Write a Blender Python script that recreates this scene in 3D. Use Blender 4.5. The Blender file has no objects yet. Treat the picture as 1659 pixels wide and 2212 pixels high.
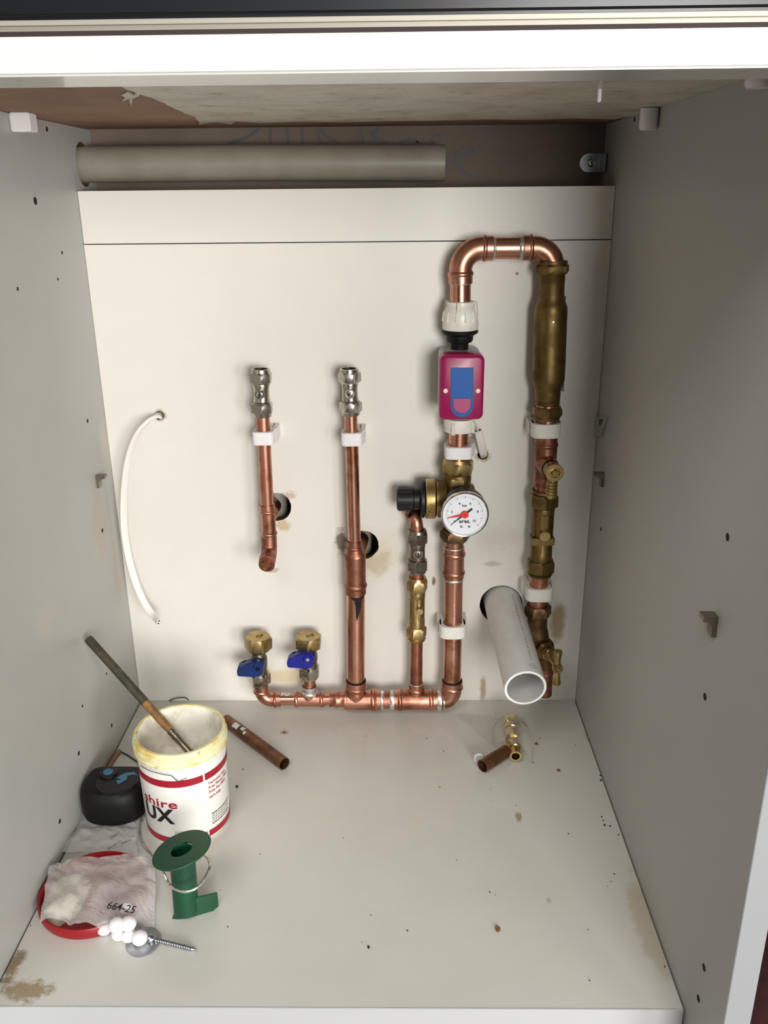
import bpy, bmesh, math, random
from mathutils import Vector, Matrix, noise
random.seed(7)
S = bpy.context.scene
COL = S.collection

# ------------------------------------------------------------------ camera
CAM = Vector((0.0530235, -0.96094406, 0.61477438))
RX, RY, RZ = 1.21714164, 0.00946133, 0.01289422
ROT = Matrix.Rotation(RZ, 3, 'Z') @ Matrix.Rotation(RY, 3, 'Y') @ Matrix.Rotation(RX, 3, 'X')
FPX = 1858.995
cd = bpy.data.cameras.new('camera'); cam = bpy.data.objects.new('camera', cd); COL.objects.link(cam)
cam.matrix_world = Matrix.Translation(CAM) @ ROT.to_4x4()
cd.sensor_fit = 'HORIZONTAL'; cd.sensor_width = 36; cd.lens = FPX / 1659 * 36
cd.clip_start = 0.01
S.camera = cam

# ------------------------------------------------------------------ world, light, exposure
w = bpy.data.worlds.new('world'); S.world = w; w.use_nodes = True
wn = w.node_tree; bg = wn.nodes['Background']
# the room around the cabinet: paler on the window side, dim on the left
tc = wn.nodes.new('ShaderNodeTexCoord'); sx_ = wn.nodes.new('ShaderNodeSeparateXYZ'); wn.links.new(tc.outputs['Generated'], sx_.inputs[0])
mr = wn.nodes.new('ShaderNodeMapRange'); wn.links.new(sx_.outputs[0], mr.inputs[0])
for i, v in enumerate((-0.28, 0.06, 0.015, 0.44)): mr.inputs[i + 1].default_value = v
bg.inputs[0].default_value = (0.88, 0.90, 0.92, 1); wn.links.new(mr.outputs[0], bg.inputs[1])
def area(name, loc, target, sx, sy, power, col):
    l = bpy.data.lights.new(name, 'AREA'); l.shape = 'RECTANGLE'; l.size = sx; l.size_y = sy
    l.energy = power; l.color = col
    o = bpy.data.objects.new(name, l); COL.objects.link(o); o.location = loc
    o.rotation_euler = (Vector(target) - Vector(loc)).to_track_quat('-Z', 'Y').to_euler()
    return o
area('window_daylight', (1.35, -2.10, 0.40), (0, 0, 0.32), 0.60, 0.70, 22, (1.0, 0.985, 0.965))
area('patio_door_daylight', (0.64, -2.50, 0.62), (0, 0, 0.3), 0.65, 0.85, 43, (1.0, 0.99, 0.955))
area('floor_fill_light', (-0.5, -1.7, 1.9), (0, -0.3, 0.1), 0.9, 0.9, 21, (1.0, 0.98, 0.96))  # unseen fill lamp, added high in front to brighten the cabinet floor
S.view_settings.view_transform = 'Standard'; S.view_settings.look = 'None'
S.view_settings.gamma = 1; S.view_settings.use_curve_mapping = False
S.view_settings.exposure = 0.06

# ------------------------------------------------------------------ pixel of the photo -> point on a real plane
def ray(px, py): return ROT @ Vector(((px - 829.5) / FPX, -(py - 1106) / FPX, -1))
def PY(px, py, y=-0.03):
    d = ray(px, py); return CAM + d * ((y - CAM.y) / d.y)
def PZ(px, py, z=0.0):
    d = ray(px, py); return CAM + d * ((z - CAM.z) / d.z)
def PX(px, py, x):
    d = ray(px, py); return CAM + d * ((x - CAM.x) / d.x)

# ------------------------------------------------------------------ materials
def lin(c):
    return tuple(((v / 255) / 12.92 if v / 255 <= 0.04045 else ((v / 255 + 0.055) / 1.055) ** 2.4) for v in c) + (1,)
def base_mat(name):
    m = bpy.data.materials.new(name); m.use_nodes = True
    nt = m.node_tree; return m, nt, nt.nodes['Principled BSDF']
def mixcol(nt, fac, a, b):
    n = nt.nodes.new('ShaderNodeMix'); n.data_type = 'RGBA'
    for s, v in ((n.inputs[0], fac), (n.inputs[6], a), (n.inputs[7], b)):
        if isinstance(v, (int, float, tuple)): s.default_value = v
        else: nt.links.new(v, s)
    return n.outputs[2]
def noise_node(nt, scale, detail=4, rough=0.6, vec=None, dist=0.0):
    n = nt.nodes.new('ShaderNodeTexNoise'); n.inputs['Scale'].default_value = scale
    n.inputs['Detail'].default_value = detail; n.inputs['Roughness'].default_value = rough
    n.inputs['Distortion'].default_value = dist
    if vec is None:
        g = nt.nodes.new('ShaderNodeNewGeometry'); vec = g.outputs['Position']
    nt.links.new(vec, n.inputs['Vector']); return n.outputs[0]
def maprange(nt, v, a, b, c, d):
    n = nt.nodes.new('ShaderNodeMapRange'); nt.links.new(v, n.inputs[0])
    for i, x in enumerate((a, b, c, d)): n.inputs[i + 1].default_value = x
    return n.outputs[0]
def bump(nt, p, h, strength, dist=0.001):
    b = nt.nodes.new('ShaderNodeBump'); b.inputs['Strength'].default_value = strength
    b.inputs['Distance'].default_value = dist
    nt.links.new(h, b.inputs['Height']); nt.links.new(b.outputs[0], p.inputs['Normal'])
def mk(name, c1, rough=0.5, metal=0.0, c2=None, scale=60, lo=0.4, hi=0.65, bmp=0.0, bscale=300, spec=0.5, rvar=0.0, coat=0, c3=None, s3=20, lo3=0.55, hi3=0.65, sss=0):
    m, nt, p = base_mat(name)
    p.inputs['Base Color'].default_value = lin(c1); p.inputs['Roughness'].default_value = rough
    p.inputs['Metallic'].default_value = metal; p.inputs['Specular IOR Level'].default_value = spec
    if coat: p.inputs['Coat Weight'].default_value = coat; p.inputs['Coat Roughness'].default_value = 0.08
    if sss: p.inputs['Subsurface Weight'].default_value = sss; p.inputs['Subsurface Scale'].default_value = 0.004
    if c2:
        f = maprange(nt, noise_node(nt, scale), lo, hi, 0, 1)
        c = mixcol(nt, f, lin(c1), lin(c2))
        if c3:
            f3 = maprange(nt, noise_node(nt, s3, 5, 0.65), lo3, hi3, 0, 1); c = mixcol(nt, f3, c, lin(c3))
        nt.links.new(c, p.inputs['Base Color'])
        if rvar:
            nt.links.new(maprange(nt, f, 0, 1, rough, rough + rvar), p.inputs['Roughness'])
    if bmp: bump(nt, p, noise_node(nt, bscale), bmp)
    return m
def panel(name, c1, c2, rough, stains=(), scale=6, coat=0.0, bmp=0.0, bscale=200):
    """laminate with faint mottling and stains of their own shape: (centre, radii, colour, strength, edge noise)"""
    m, nt, p = base_mat(name)
    g = nt.nodes.new('ShaderNodeNewGeometry'); pos = g.outputs['Position']
    f = maprange(nt, noise_node(nt, scale, 5, 0.6, pos), 0.35, 0.7, 0, 1)
    c = mixcol(nt, f, lin(c1), lin(c2))
    for cen, rad, colr, st, nz in stains:
        s = nt.nodes.new('ShaderNodeVectorMath'); s.operation = 'SUBTRACT'; nt.links.new(pos, s.inputs[0]); s.inputs[1].default_value = cen
        q = nt.nodes.new('ShaderNodeVectorMath'); q.operation = 'MULTIPLY'; nt.links.new(s.outputs[0], q.inputs[0])
        q.inputs[1].default_value = tuple(1 / r if r else 0 for r in rad)
        l = nt.nodes.new('ShaderNodeVectorMath'); l.operation = 'LENGTH'; nt.links.new(q.outputs[0], l.inputs[0])
        n = noise_node(nt, 1.3 / max(q_ for q_ in rad if q_ < 1), 7, 0.75, pos)
        a = nt.nodes.new('ShaderNodeMath'); a.operation = 'MULTIPLY_ADD'; nt.links.new(n, a.inputs[0]); a.inputs[1].default_value = nz * 6
        nt.links.new(l.outputs[1], a.inputs[2])
        k = maprange(nt, a.outputs[0], 0.5 + nz * 3, 1.0 + nz * 3, st, 0)
        c = mixcol(nt, k, c, lin(colr))
    nt.links.new(c, p.inputs['Base Color']); p.inputs['Roughness'].default_value = rough
    if coat: p.inputs['Coat Weight'].default_value = coat; p.inputs['Coat Roughness'].default_value = 0.05
    if bmp: bump(nt, p, noise_node(nt, bscale, 5, 0.6, pos), bmp, 0.002)
    return m
COPPER = mk('copper', (202, 146, 124), 0.32, 1, (180, 120, 98), 45, 0.42, 0.62, rvar=0.10, c3=(150, 100, 80), s3=22, bmp=0.04, bscale=500)
COPPER_B = mk('copper_bright', (212, 156, 132), 0.25, 1, (190, 130, 106), 30, 0.45, 0.7, rvar=0.08, c3=(150, 100, 76), s3=15, bmp=0.03, bscale=400)
COPPER_D = mk('copper_dull', (172, 118, 96), 0.38, 1, (144, 94, 76), 70, 0.4, 0.6, rvar=0.12, c3=(120, 80, 64), s3=28, bmp=0.08, bscale=500)
COPPER_O = mk('copper_offcut', (138, 98, 74), 0.42, 0.9, (104, 72, 52), 60, 0.4, 0.62, rvar=0.1)
SOLDER = mk('solder', (236, 234, 228), 0.34, 0.85, (176, 174, 168), 180, 0.4, 0.6, bmp=0.25, bscale=350)
BRASS = mk('brass', (184, 160, 112), 0.34, 1, (154, 130, 86), 60, 0.4, 0.65, rvar=0.1, bmp=0.03)
BRASS_D = mk('brass_aged', (138, 116, 74), 0.42, 1, (112, 92, 56), 50, 0.4, 0.65, rvar=0.1, bmp=0.06, bscale=400)
BRASS_C = mk('brass_brown', (128, 102, 76), 0.42, 1, (98, 76, 54), 50, 0.4, 0.65, rvar=0.1, bmp=0.06, bscale=400)
BRASS_B = mk('brass_bright', (214, 190, 128), 0.2, 1)
NICKEL = mk('nickel', (190, 184, 172), 0.22, 1, (150, 144, 130), 80, 0.45, 0.7, rvar=0.08)
NICKEL_D = mk('nickel_dull', (150, 142, 128), 0.32, 1, (118, 110, 96), 80, 0.45, 0.7, rvar=0.08)
CHROME = mk('chrome', (225, 225, 225), 0.1, 1)
STEEL = mk('zinc_steel', (180, 184, 190), 0.3, 1, (140, 146, 150), 90, 0.4, 0.7)
NYLON = mk('white_nylon', (232, 228, 228), 0.4, spec=0.4, sss=0.3)
WPLAST = mk('white_plastic', (232, 230, 220), 0.35, c2=(214, 210, 198), scale=40, lo=0.45, hi=0.75)
WPLAST_Y = mk('cream_plastic', (222, 218, 196), 0.35)
GPLAST = mk('grey_white_plastic', (196, 196, 196), 0.4)
BPLAST = mk('black_plastic', (16, 17, 18), 0.4, spec=0.4)
BRUBBER = mk('black_rubber', (10, 10, 11), 0.55, spec=0.3)
MAGENTA = mk('magenta_plastic', (152, 14, 78), 0.32, coat=0.1)
MAGENTA_L = mk('light_magenta_print', (164, 44, 102), 0.4)
BLUE = mk('blue_print', (26, 88, 166), 0.5, spec=0.3)
NAVY = mk('navy_print', (12, 24, 92), 0.4)
LEVER_T = mk('lever_teal_blue', (14, 46, 116), 0.35, c2=(20, 40, 84), scale=60)
LEVER_B = mk('lever_royal_blue', (20, 26, 128), 0.3)
CABLE = mk('cable_sheath', (236, 230, 222), 0.4)
WASTE = mk('white_waste_pipe', (212, 212, 210), 0.36, c2=(202, 200, 196), scale=25, sss=0.6)
WASTE_CUT = mk('cut_plastic', (250, 250, 246), 0.6, bmp=0.4, bscale=900)
WASTE_G = mk('grey_waste_pipe', (146, 140, 128), 0.42, c2=(136, 130, 117), scale=20)
DIAL = mk('dial_white', (226, 227, 232), 0.45)
INK = mk('black_ink', (22, 22, 26), 0.5)
GREYINK = mk('grey_ink', (84, 84, 84), 0.6)
REDN = mk('needle_red', (214, 42, 32), 0.4)
REDBAND = mk('red_print', (152, 16, 38), 0.4)
REDLID = mk('red_lid_plastic', (138, 12, 22), 0.4)
TUB = mk('tub_white', (232, 230, 224), 0.38)
RIM = mk('tub_rim_yellowed', (228, 222, 176), 0.4, c2=(216, 186, 96), scale=40, lo=0.5, hi=0.66, c3=(176, 150, 60), s3=70, lo3=0.62, hi3=0.72)
PASTE = mk('dried_paste', (240, 236, 222), 0.6, c2=(208, 200, 182), scale=45, lo=0.42, hi=0.62, c3=(120, 118, 108), s3=60, lo3=0.68, hi3=0.78, bmp=0.9, bscale=90)
FILLER = mk('wet_filler', (200, 194, 178), 0.4, c2=(176, 168, 150), scale=22, lo=0.45, hi=0.68, c3=(118, 106, 86), s3=44, lo3=0.60, hi3=0.72, bmp=1.0, bscale=45)
WALLB = mk('board_behind', (120, 106, 95), 0.8, c2=(110, 96, 85), scale=12, bmp=0.1, bscale=800)
MDF = mk('raw_board', (150, 116, 92), 0.8, c2=(132, 100, 78), scale=12, bmp=0.2, bscale=800)
RODG = mk('rod_green_grime', (48, 48, 36), 0.6, c2=(66, 60, 42), scale=60, lo=0.4, hi=0.6, c3=(86, 72, 46), s3=90, bmp=0.3)
RODB = mk('rod_brown_wood', (150, 108, 58), 0.55, c2=(110, 78, 42), scale=90, lo=0.4, hi=0.6, bmp=0.3)
GREEN = mk('green_plastic', (16, 72, 46), 0.45, c2=(14, 62, 40), scale=30)
CYAN = mk('blue_grey_mark', (58, 112, 138), 0.4)
GREYMARK = mk('worn_grey_mark', (62, 66, 62), 0.5)
WORKTOP = mk('black_worktop', (20, 22, 26), 0.25)
TRIMST = mk('worktop_trim', (158, 152, 140), 0.45, 0.3)
DARKGAP = mk('dark_gap', (36, 18, 18), 0.7)
FASCIA = mk('gloss_white_fascia', (206, 205, 199), 0.18, coat=0.6)
CLOTH = mk('maroon_cloth', (62, 18, 18), 0.95, c2=(44, 12, 13), scale=40, bmp=0.4, bscale=400)
DARK = mk('dark_hole', (20, 16, 14), 0.9)
CORE_BROWN = mk('chipboard_edge', (134, 98, 54), 0.9, c2=(84, 60, 36), scale=300, bmp=0.8, bscale=900)
FLAKE = mk('brown_debris', (120, 92, 58), 0.8)
SPECK = mk('dark_debris', (40, 34, 28), 0.8)
KFLOOR = mk('kitchen_floor', (60, 34, 30), 0.6, c2=(46, 28, 26), scale=10)
WHITECORE = mk('edge_banding', (184, 185, 184), 0.35)
def film(name, col, alpha, rough=0.25):
    m, nt, p = base_mat(name)
    p.inputs['Base Color'].default_value = lin(col); p.inputs['Roughness'].default_value = rough
    tr = nt.nodes.new('ShaderNodeBsdfTransparent'); mx = nt.nodes.new('ShaderNodeMixShader')
    lw = nt.nodes.new('ShaderNodeLayerWeight'); lw.inputs[0].default_value = 0.35
    f = maprange(nt, lw.outputs['Facing'], 0, 1, alpha, min(1, alpha + 0.45))
    n = noise_node(nt, 40, 3); fn = nt.nodes.new('ShaderNodeMath'); fn.operation = 'MULTIPLY_ADD'
    nt.links.new(n, fn.inputs[0]); fn.inputs[1].default_value = 0.25; nt.links.new(f, fn.inputs[2])
    s = nt.nodes.new('ShaderNodeMath'); s.operation = 'SUBTRACT'; nt.links.new(fn.outputs[0], s.inputs[0]); s.inputs[1].default_value = 0.12; s.use_clamp = True
    nt.links.new(s.outputs[0], mx.inputs[0]); nt.links.new(tr.outputs[0], mx.inputs[1]); nt.links.new(p.outputs[0], mx.inputs[2])
    nt.links.new(mx.outputs[0], nt.nodes['Material Output'].inputs[0]); return m
FILM = film('clear_film', (226, 222, 220), 0.36, 0.2)
FILM2 = film('thin_clear_film', (206, 206, 200), 0.13)
CLIPFILM = film('clear_plastic', (190, 188, 176), 0.4)
def p3(px, py, **k):
    v = PY(px, py, k['y']) if 'y' in k else (PZ(px, py, k['z']) if 'z' in k else PX(px, py, k['x'])); return tuple(v)
BACKM = panel('back_panel_white', (226, 222, 214), (220, 216, 207), 0.42, [
    (p3(800, 1200, y=0), (.042, 1, .040), (212, 200, 164), .5, .25), (p3(738, 1172, y=0), (.009, 1, .019), (86, 66, 40), .85, .45),
    (p3(815, 1215, y=0), (.022, 1, .020), (160, 138, 98), .38, .5), (p3(612, 1135, y=0), (.010, 1, .010), (190, 166, 110), .7, .3),
    (p3(1205, 1340, y=0), (.012, 1, .034), (150, 120, 60), .75, .25), (p3(1043, 1485, y=0), (.005, 1, .020), (150, 122, 76), .7, .35),
    (p3(600, 1462, y=0), (.050, 1, .014), (206, 186, 130), .6, .3), (p3(937, 1255, y=0), (.003, 1, .008), (110, 74, 40), .9, .3),
    (p3(1117, 591, y=0), (.0022, 1, .0022), (110, 84, 56), 1, .1), (p3(1065, 1218, y=0), (.014, 1, .004), (170, 158, 144), .6, .4),
    (p3(345, 897, y=0), (.0085, 1, .0085), (150, 112, 62), .9, .2), (p3(1043, 984, y=0), (.010, 1, .009), (150, 116, 66), .9, .25),
    (p3(590, 1232, y=0), (.008, 1, .004), (170, 130, 100), .6, .5), (p3(1080, 1160, y=0), (.03, 1, .02), (200, 192, 176), .3, .5),
    (p3(620, 1070, y=0), (.012, 1, .006), (160, 120, 76), .5, .6),
], scale=5)
FLOORM = panel('base_panel_white', (206, 204, 196), (198, 195, 186), 0.36, [
    (p3(25, 2090, z=0), (.010, .022, 1), (120, 96, 60), .85, .5), (p3(60, 2140, z=0), (.022, .012, 1), (140, 116, 76), .8, .6),
    (p3(1075, 2007, z=0), (.003, .0045, 1), (150, 120, 60), .95, .2), (p3(615, 1582, z=0), (.006, .005, 1), (160, 132, 96), .8, .4),
    (p3(1120, 1765, z=0), (.004, .010, 1), (150, 122, 80), .8, .5), (p3(1159, 1607, z=0), (.0035, .003, 1), (130, 96, 56), .9, .3),
    (p3(1207, 1664, z=0), (.0035, .003, 1), (120, 90, 56), .9, .3), (p3(1400, 2000, z=0), (.012, .075, 1), (172, 154, 122), .5, .5),
    (p3(950, 1700, z=0), (.002, .002, 1), (150, 130, 80), .8, .2), (p3(870, 1615, z=0), (.10, .05, 1), (196, 190, 176), .3, .5),
    (p3(1270, 1590, z=0), (.006, .02, 1), (180, 150, 110), .5, .5), (p3(1185, 1945, z=0), (.003, .004, 1), (160, 156, 140), .7, .3),
], scale=4, coat=0.15)
LEFTM = panel('left_panel_shade_grey', (178, 177, 172), (172, 171, 166), 0.42, [  # laminate greyed below the back panel's white, some shade put into the colour
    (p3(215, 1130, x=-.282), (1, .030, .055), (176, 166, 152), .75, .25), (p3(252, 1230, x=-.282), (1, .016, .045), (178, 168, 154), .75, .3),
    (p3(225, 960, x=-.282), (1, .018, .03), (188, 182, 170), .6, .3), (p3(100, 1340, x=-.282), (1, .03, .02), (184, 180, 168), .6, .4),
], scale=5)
RIGHTM = panel('right_panel_shade_grey', (178, 177, 172), (172, 171, 166), 0.5, [], scale=4)  # same greyed colour, so the shaded right side comes out darker

# ------------------------------------------------------------------ mesh helpers
def frame(ax):
    ax = ax.normalized(); t = Vector((0, 0, 1)) if abs(ax.z) < 0.9 else Vector((0, -1, 0))
    u = t.cross(ax).normalized(); v = ax.cross(u).normalized(); return u, v, ax
def lathe(bm, p, ax, prof, n=32, af=None, ph=0.0, mi=0, sides=6):
    """revolve (t, r) pairs about ax from p; af = half the distance across flats clips the rings to a hexagon"""
    p = Vector(p); u, v, a = frame(Vector(ax)); rings = []
    for t, r in prof:
        c = p + a * t
        if r < 1e-6: rings.append([bm.verts.new(c)]); continue
        rg = []
        for i in range(n):
            th = 2 * math.pi * i / n; rr = r
            if af:
                st = 2 * math.pi / sides
                rr = min(r, af / math.cos(((th + ph) % st) - st / 2))
            rg.append(bm.verts.new(c + (u * math.cos(th) + v * math.sin(th)) * rr))
        rings.append(rg)
    for A, B in zip(rings, rings[1:]):
        if len(A) == 1 and len(B) == 1: continue
        for i in range(n):
            j = (i + 1) % n
            if len(A) == 1: f = bm.faces.new((A[0], B[j], B[i]))
            elif len(B) == 1: f = bm.faces.new((A[i], A[j], B[0]))
            else: f = bm.faces.new((A[i], A[j], B[j], B[i]))
            f.material_index = mi
def cyl(bm, p0, p1, r, n=28, r1=None, mi=0):
    p0, p1 = Vector(p0), Vector(p1); L = (p1 - p0).length
    lathe(bm, p0, p1 - p0, [(0, 0), (0, r), (L, r if r1 is None else r1), (L, 0)], n, mi=mi)
def fillet(pts, rad, seg=10):
    pts = [Vector(p) for p in pts]; out = [pts[0]]
    for a, b, c in zip(pts, pts[1:], pts[2:]):
        d1 = (a - b).normalized(); d2 = (c - b).normalized(); ang = d1.angle(d2)
        if ang > 3.10: out.append(b); continue
        k = min(rad / math.tan(ang / 2), 0.48 * (a - b).length if a is not pts[0] else 0.98 * (a - b).length,
                0.48 * (c - b).length if c is not pts[-1] else 0.98 * (c - b).length)
        r = k * math.tan(ang / 2); s, e = b + d1 * k, b + d2 * k
        o = b + (d1 + d2).normalized() * (r / math.sin(ang / 2))
        vs, ve = s - o, e - o; tot = vs.angle(ve); axn = vs.cross(ve).normalized()
        for i in range(seg + 1): out.append(o + Matrix.Rotation(tot * i / seg, 3, axn) @ vs)
    out.append(pts[-1]); return out
def smooth_path(pts, sub=8):
    pts = [Vector(p) for p in pts]; P = [pts[0] * 2 - pts[1]] + pts + [pts[-1] * 2 - pts[-2]]; out = []
    for i in range(1, len(P) - 2):
        a, b, c, d = P[i - 1:i + 3]
        for k in range(sub):
            t = k / sub
            out.append(0.5 * ((2 * b) + (c - a) * t + (2 * a - 5 * b + 4 * c - d) * t * t + (3 * b - a - 3 * c + d) * t ** 3))
    out.append(pts[-1]); return out
def tube(bm, pts, r, n=24, wall=None, sec=None, mi=0, twist=None):
    """sweep a circle (or a flat section (half width, half thickness)) along pts; wall makes it hollow"""
    pts = [Vector(p) for p in pts]; N = len(pts); rings = []; inner = []; u = None
    for i, p in enumerate(pts):
        t = (pts[min(i + 1, N - 1)] - pts[max(i - 1, 0)]).normalized()
        if u is None: u = frame(t)[0]
        u = (u - t * u.dot(t)).normalized(); v = t.cross(u); rr = r[i] if isinstance(r, (list, tuple)) else r
        if twist is not None:
            uu, vv = twist(i / (N - 1), t)
        else: uu, vv = u, v
        def ring(s):
            R = []
            for k in range(n):
                a = 2 * math.pi * k / n; cx, cy = math.cos(a), math.sin(a)
                if sec:
                    e = 0.45; cx = math.copysign(abs(cx) ** e, cx) * sec[0]; cy = math.copysign(abs(cy) ** 0.7, cy) * sec[1]
                    R.append(bm.verts.new(p + uu * cx + vv * cy))
                else: R.append(bm.verts.new(p + (uu * cx + vv * cy) * (rr - s)))
            return R
        rings.append(ring(0))
        if wall: inner.append(ring(wall))
    def skin(rs, flip):
        for A, B in zip(rs, rs[1:]):
            for k in range(n):
                j = (k + 1) % n; q = (A[k], A[j], B[j], B[k])
                bm.faces.new(q[::-1] if flip else q).material_index = mi
    skin(rings, False)
    if wall:
        skin(inner, True)
        for e, fl in ((0, True), (-1, False)):
            for k in range(n):
                j = (k + 1) % n; q = (rings[e][k], rings[e][j], inner[e][j], inner[e][k])
                bm.faces.new(q[::-1] if fl else q).material_index = mi
    else:
        bm.faces.new(rings[0][::-1]).material_index = mi; bm.faces.new(rings[-1]).material_index = mi
def box(bm, lo, hi, bev=0.0, mi=0, seg=2):
    lo, hi = Vector(lo), Vector(hi); c = (lo + hi) / 2; d = hi - lo
    r = bmesh.ops.create_cube(bm, size=1, matrix=Matrix.Translation(c) @ Matrix.Diagonal((abs(d.x), abs(d.y), abs(d.z), 1)))
    fs = {f for v in r['verts'] for f in v.link_faces}
    for f in fs: f.material_index = mi
    if bev:
        es = {e for v in r['verts'] for e in v.link_edges}
        bmesh.ops.bevel(bm, geom=list(es), offset=bev, segments=seg, affect='EDGES', clamp_overlap=True)
def prism(bm, pts, vec, mi=0):
    """extrude a closed outline of 3-D points along vec"""
    pts = [Vector(p) for p in pts]; vec = Vector(vec)
    A = [bm.verts.new(p) for p in pts]; B = [bm.verts.new(p + vec) for p in pts]; n = len(A)
    bm.faces.new(A).material_index = mi; bm.faces.new(B[::-1]).material_index = mi
    for i in range(n):
        bm.faces.new((A[i], B[i], B[(i + 1) % n], A[(i + 1) % n])).material_index = mi
def rrect(w, h, r, seg=6):
    o = []
    for cx, cy, a0 in ((w - r, h - r, 0), (-w + r, h - r, 90), (-w + r, -h + r, 180), (w - r, -h + r, 270)):
        for i in range(seg + 1):
            a = math.radians(a0 + 90 * i / seg); o.append((cx + r * math.cos(a), cy + r * math.sin(a)))
    return o
def NB(): return bmesh.new()
def origin_of(o):
    p = o
    while p.parent: p = p.parent
    return p.location.copy()
def obj(name, bm, mat, parent=None, label=None, cat=None, group=None, kind=None, sharp=35, flat=False, base=None, dbl=True):
    if dbl: bmesh.ops.remove_doubles(bm, verts=bm.verts, dist=1e-6)
    bmesh.ops.recalc_face_normals(bm, faces=bm.faces)
    if parent is not None: off = origin_of(parent)
    elif base is not None: off = Vector(base)
    else:
        xs = [v.co for v in bm.verts]
        lo = Vector((min(c.x for c in xs), min(c.y for c in xs), min(c.z for c in xs))); hi = Vector((max(c.x for c in xs), max(c.y for c in xs), max(c.z for c in xs)))
        off = Vector(((lo.x + hi.x) / 2, (lo.y + hi.y) / 2, lo.z))
    for v in bm.verts: v.co -= off
    for f in bm.faces: f.smooth = not flat
    th = math.radians(sharp)
    for e in bm.edges:
        if len(e.link_faces) == 2 and e.calc_face_angle(0) > th: e.smooth = False
    me = bpy.data.meshes.new(name); bm.to_mesh(me); bm.free()
    for m in (mat if isinstance(mat, (list, tuple)) else [mat]): me.materials.append(m)
    o = bpy.data.objects.new(name, me); COL.objects.link(o)
    if parent is not None: o.parent = parent
    else: o.location = off
    tag(o, label, cat, group, kind); return o
def tag(o, label=None, cat=None, group=None, kind=None):
    for k, v in (('label', label), ('category', cat), ('group', group), ('kind', kind)):
        if v: o[k] = v
def thing(name, loc, label, cat, group=None):
    o = bpy.data.objects.new(name, None); o.empty_display_size = 0.01; COL.objects.link(o); o.location = Vector(loc)
    tag(o, label, cat, group); return o
def text_bm(txt, size, org, ux, uy, depth=0.0004, align='CENTER', bold=0.0, sx=1.0, cut=None, mapf=None, space=1.0, shear=0):
    cu = bpy.data.curves.new('t', 'FONT'); cu.body = txt; cu.size = size; cu.align_x = align; cu.align_y = 'CENTER'
    cu.offset = bold; cu.resolution_u = 3; cu.space_character = space; cu.shear = shear
    if not mapf: cu.extrude = depth / 2
    to = bpy.data.objects.new('t', cu); COL.objects.link(to)
    dg = bpy.context.evaluated_depsgraph_get(); dg.update(); me = to.evaluated_get(dg).to_mesh()
    bm = NB(); bm.from_mesh(me); to.evaluated_get(dg).to_mesh_clear(); bpy.data.objects.remove(to); bpy.data.curves.remove(cu)
    if mapf:
        bmesh.ops.triangulate(bm, faces=bm.faces)
        for _ in range(4):
            es = [e for e in bm.edges if e.calc_length() > 0.004]
            if not es: break
            bmesh.ops.subdivide_edges(bm, edges=es, cuts=1)
        for v in bm.verts: v.co = mapf(v.co.x * sx, v.co.y)
    else:
        org, ux, uy = Vector(org), Vector(ux).normalized(), Vector(uy).normalized(); uz = ux.cross(uy)
        for v in bm.verts: v.co = org + ux * v.co.x * sx + uy * v.co.y + uz * v.co.z
    return bm
def merge(bm, other):
    me = bpy.data.meshes.new('tmp'); other.to_mesh(me); other.free(); bm.from_mesh(me); bpy.data.meshes.remove(me)

# ================================================================== SETTING
W = 0.282; T = 0.018; ZT = 0.6845; YB = 0.066
bm = NB(); box(bm, (-1.6, -2.2, -0.17), (1.6, 0.3, -0.15)); obj('floor', bm, KFLOOR, kind='structure')
bm = NB(); box(bm, (-1.2, YB, -0.15), (1.2, YB + 0.05, 1.1)); wall = obj('wall_back', bm, WALLB, kind='structure')
# marker writing on the board behind the cabinet
def stroke(bm, pts, y, wd=0.0016):
    P = smooth_path([PY(a, b, y) for a, b in pts], 5); L, R = [], []
    for i, p in enumerate(P):
        t = (P[min(i + 1, len(P) - 1)] - P[max(i - 1, 0)]).normalized(); s = Vector((t.z, 0, -t.x)) * wd
        L.append(bm.verts.new(p + s)); R.append(bm.verts.new(p - s))
    for i in range(len(P) - 1): bm.faces.new((L[i], L[i + 1], R[i + 1], R[i]))
bm = NB()
for st in ([(518, 262), (545, 240), (562, 256), (560, 276), (530, 298), (494, 312), (530, 322)],
           [(588, 262), (584, 285), (586, 312), (604, 330), (622, 310), (620, 280), (616, 258), (600, 248), (588, 262)],
           [(650, 255), (652, 290), (656, 322)], [(682, 250), (688, 290), (694, 322)], [(700, 262), (696, 284), (716, 300), (738, 312)],
           [(774, 250), (782, 290), (786, 322)], [(776, 252), (812, 254), (816, 276), (804, 290), (826, 304), (850, 318)],
           [(900, 304), (880, 302), (862, 314), (858, 330), (880, 336), (898, 320), (902, 304), (908, 330)],
           [(956, 296), (944, 292), (932, 304), (940, 314), (962, 330), (964, 348), (950, 352)],
           [(982, 338), (1004, 334), (1022, 330), (1016, 318), (996, 322), (982, 340), (990, 358), (1010, 376), (1034, 384)]):
    stroke(bm, st, YB - 0.0004)
bm.normal_update(); obj('pen_writing', bm, GREYINK, wall, label='grey marker pen writing reading 2011k Base')

# ================================================================== CABINET
cab = thing('base_cabinet', (0, -0.25, -0.15), 'white laminate kitchen base cabinet, open at the front, holding all the pipework', 'cabinet')
def dots(bm, lst, x, sgn, r=0.0024, mi=1):
    for px, py, k in lst:
        c = PX(px, py, x); lathe(bm, c, (sgn, 0, 0), [(-0.001, r * k), (0.0003, r * k), (0.0003, 0)], 14, mi=mi)
bm = NB()
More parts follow.
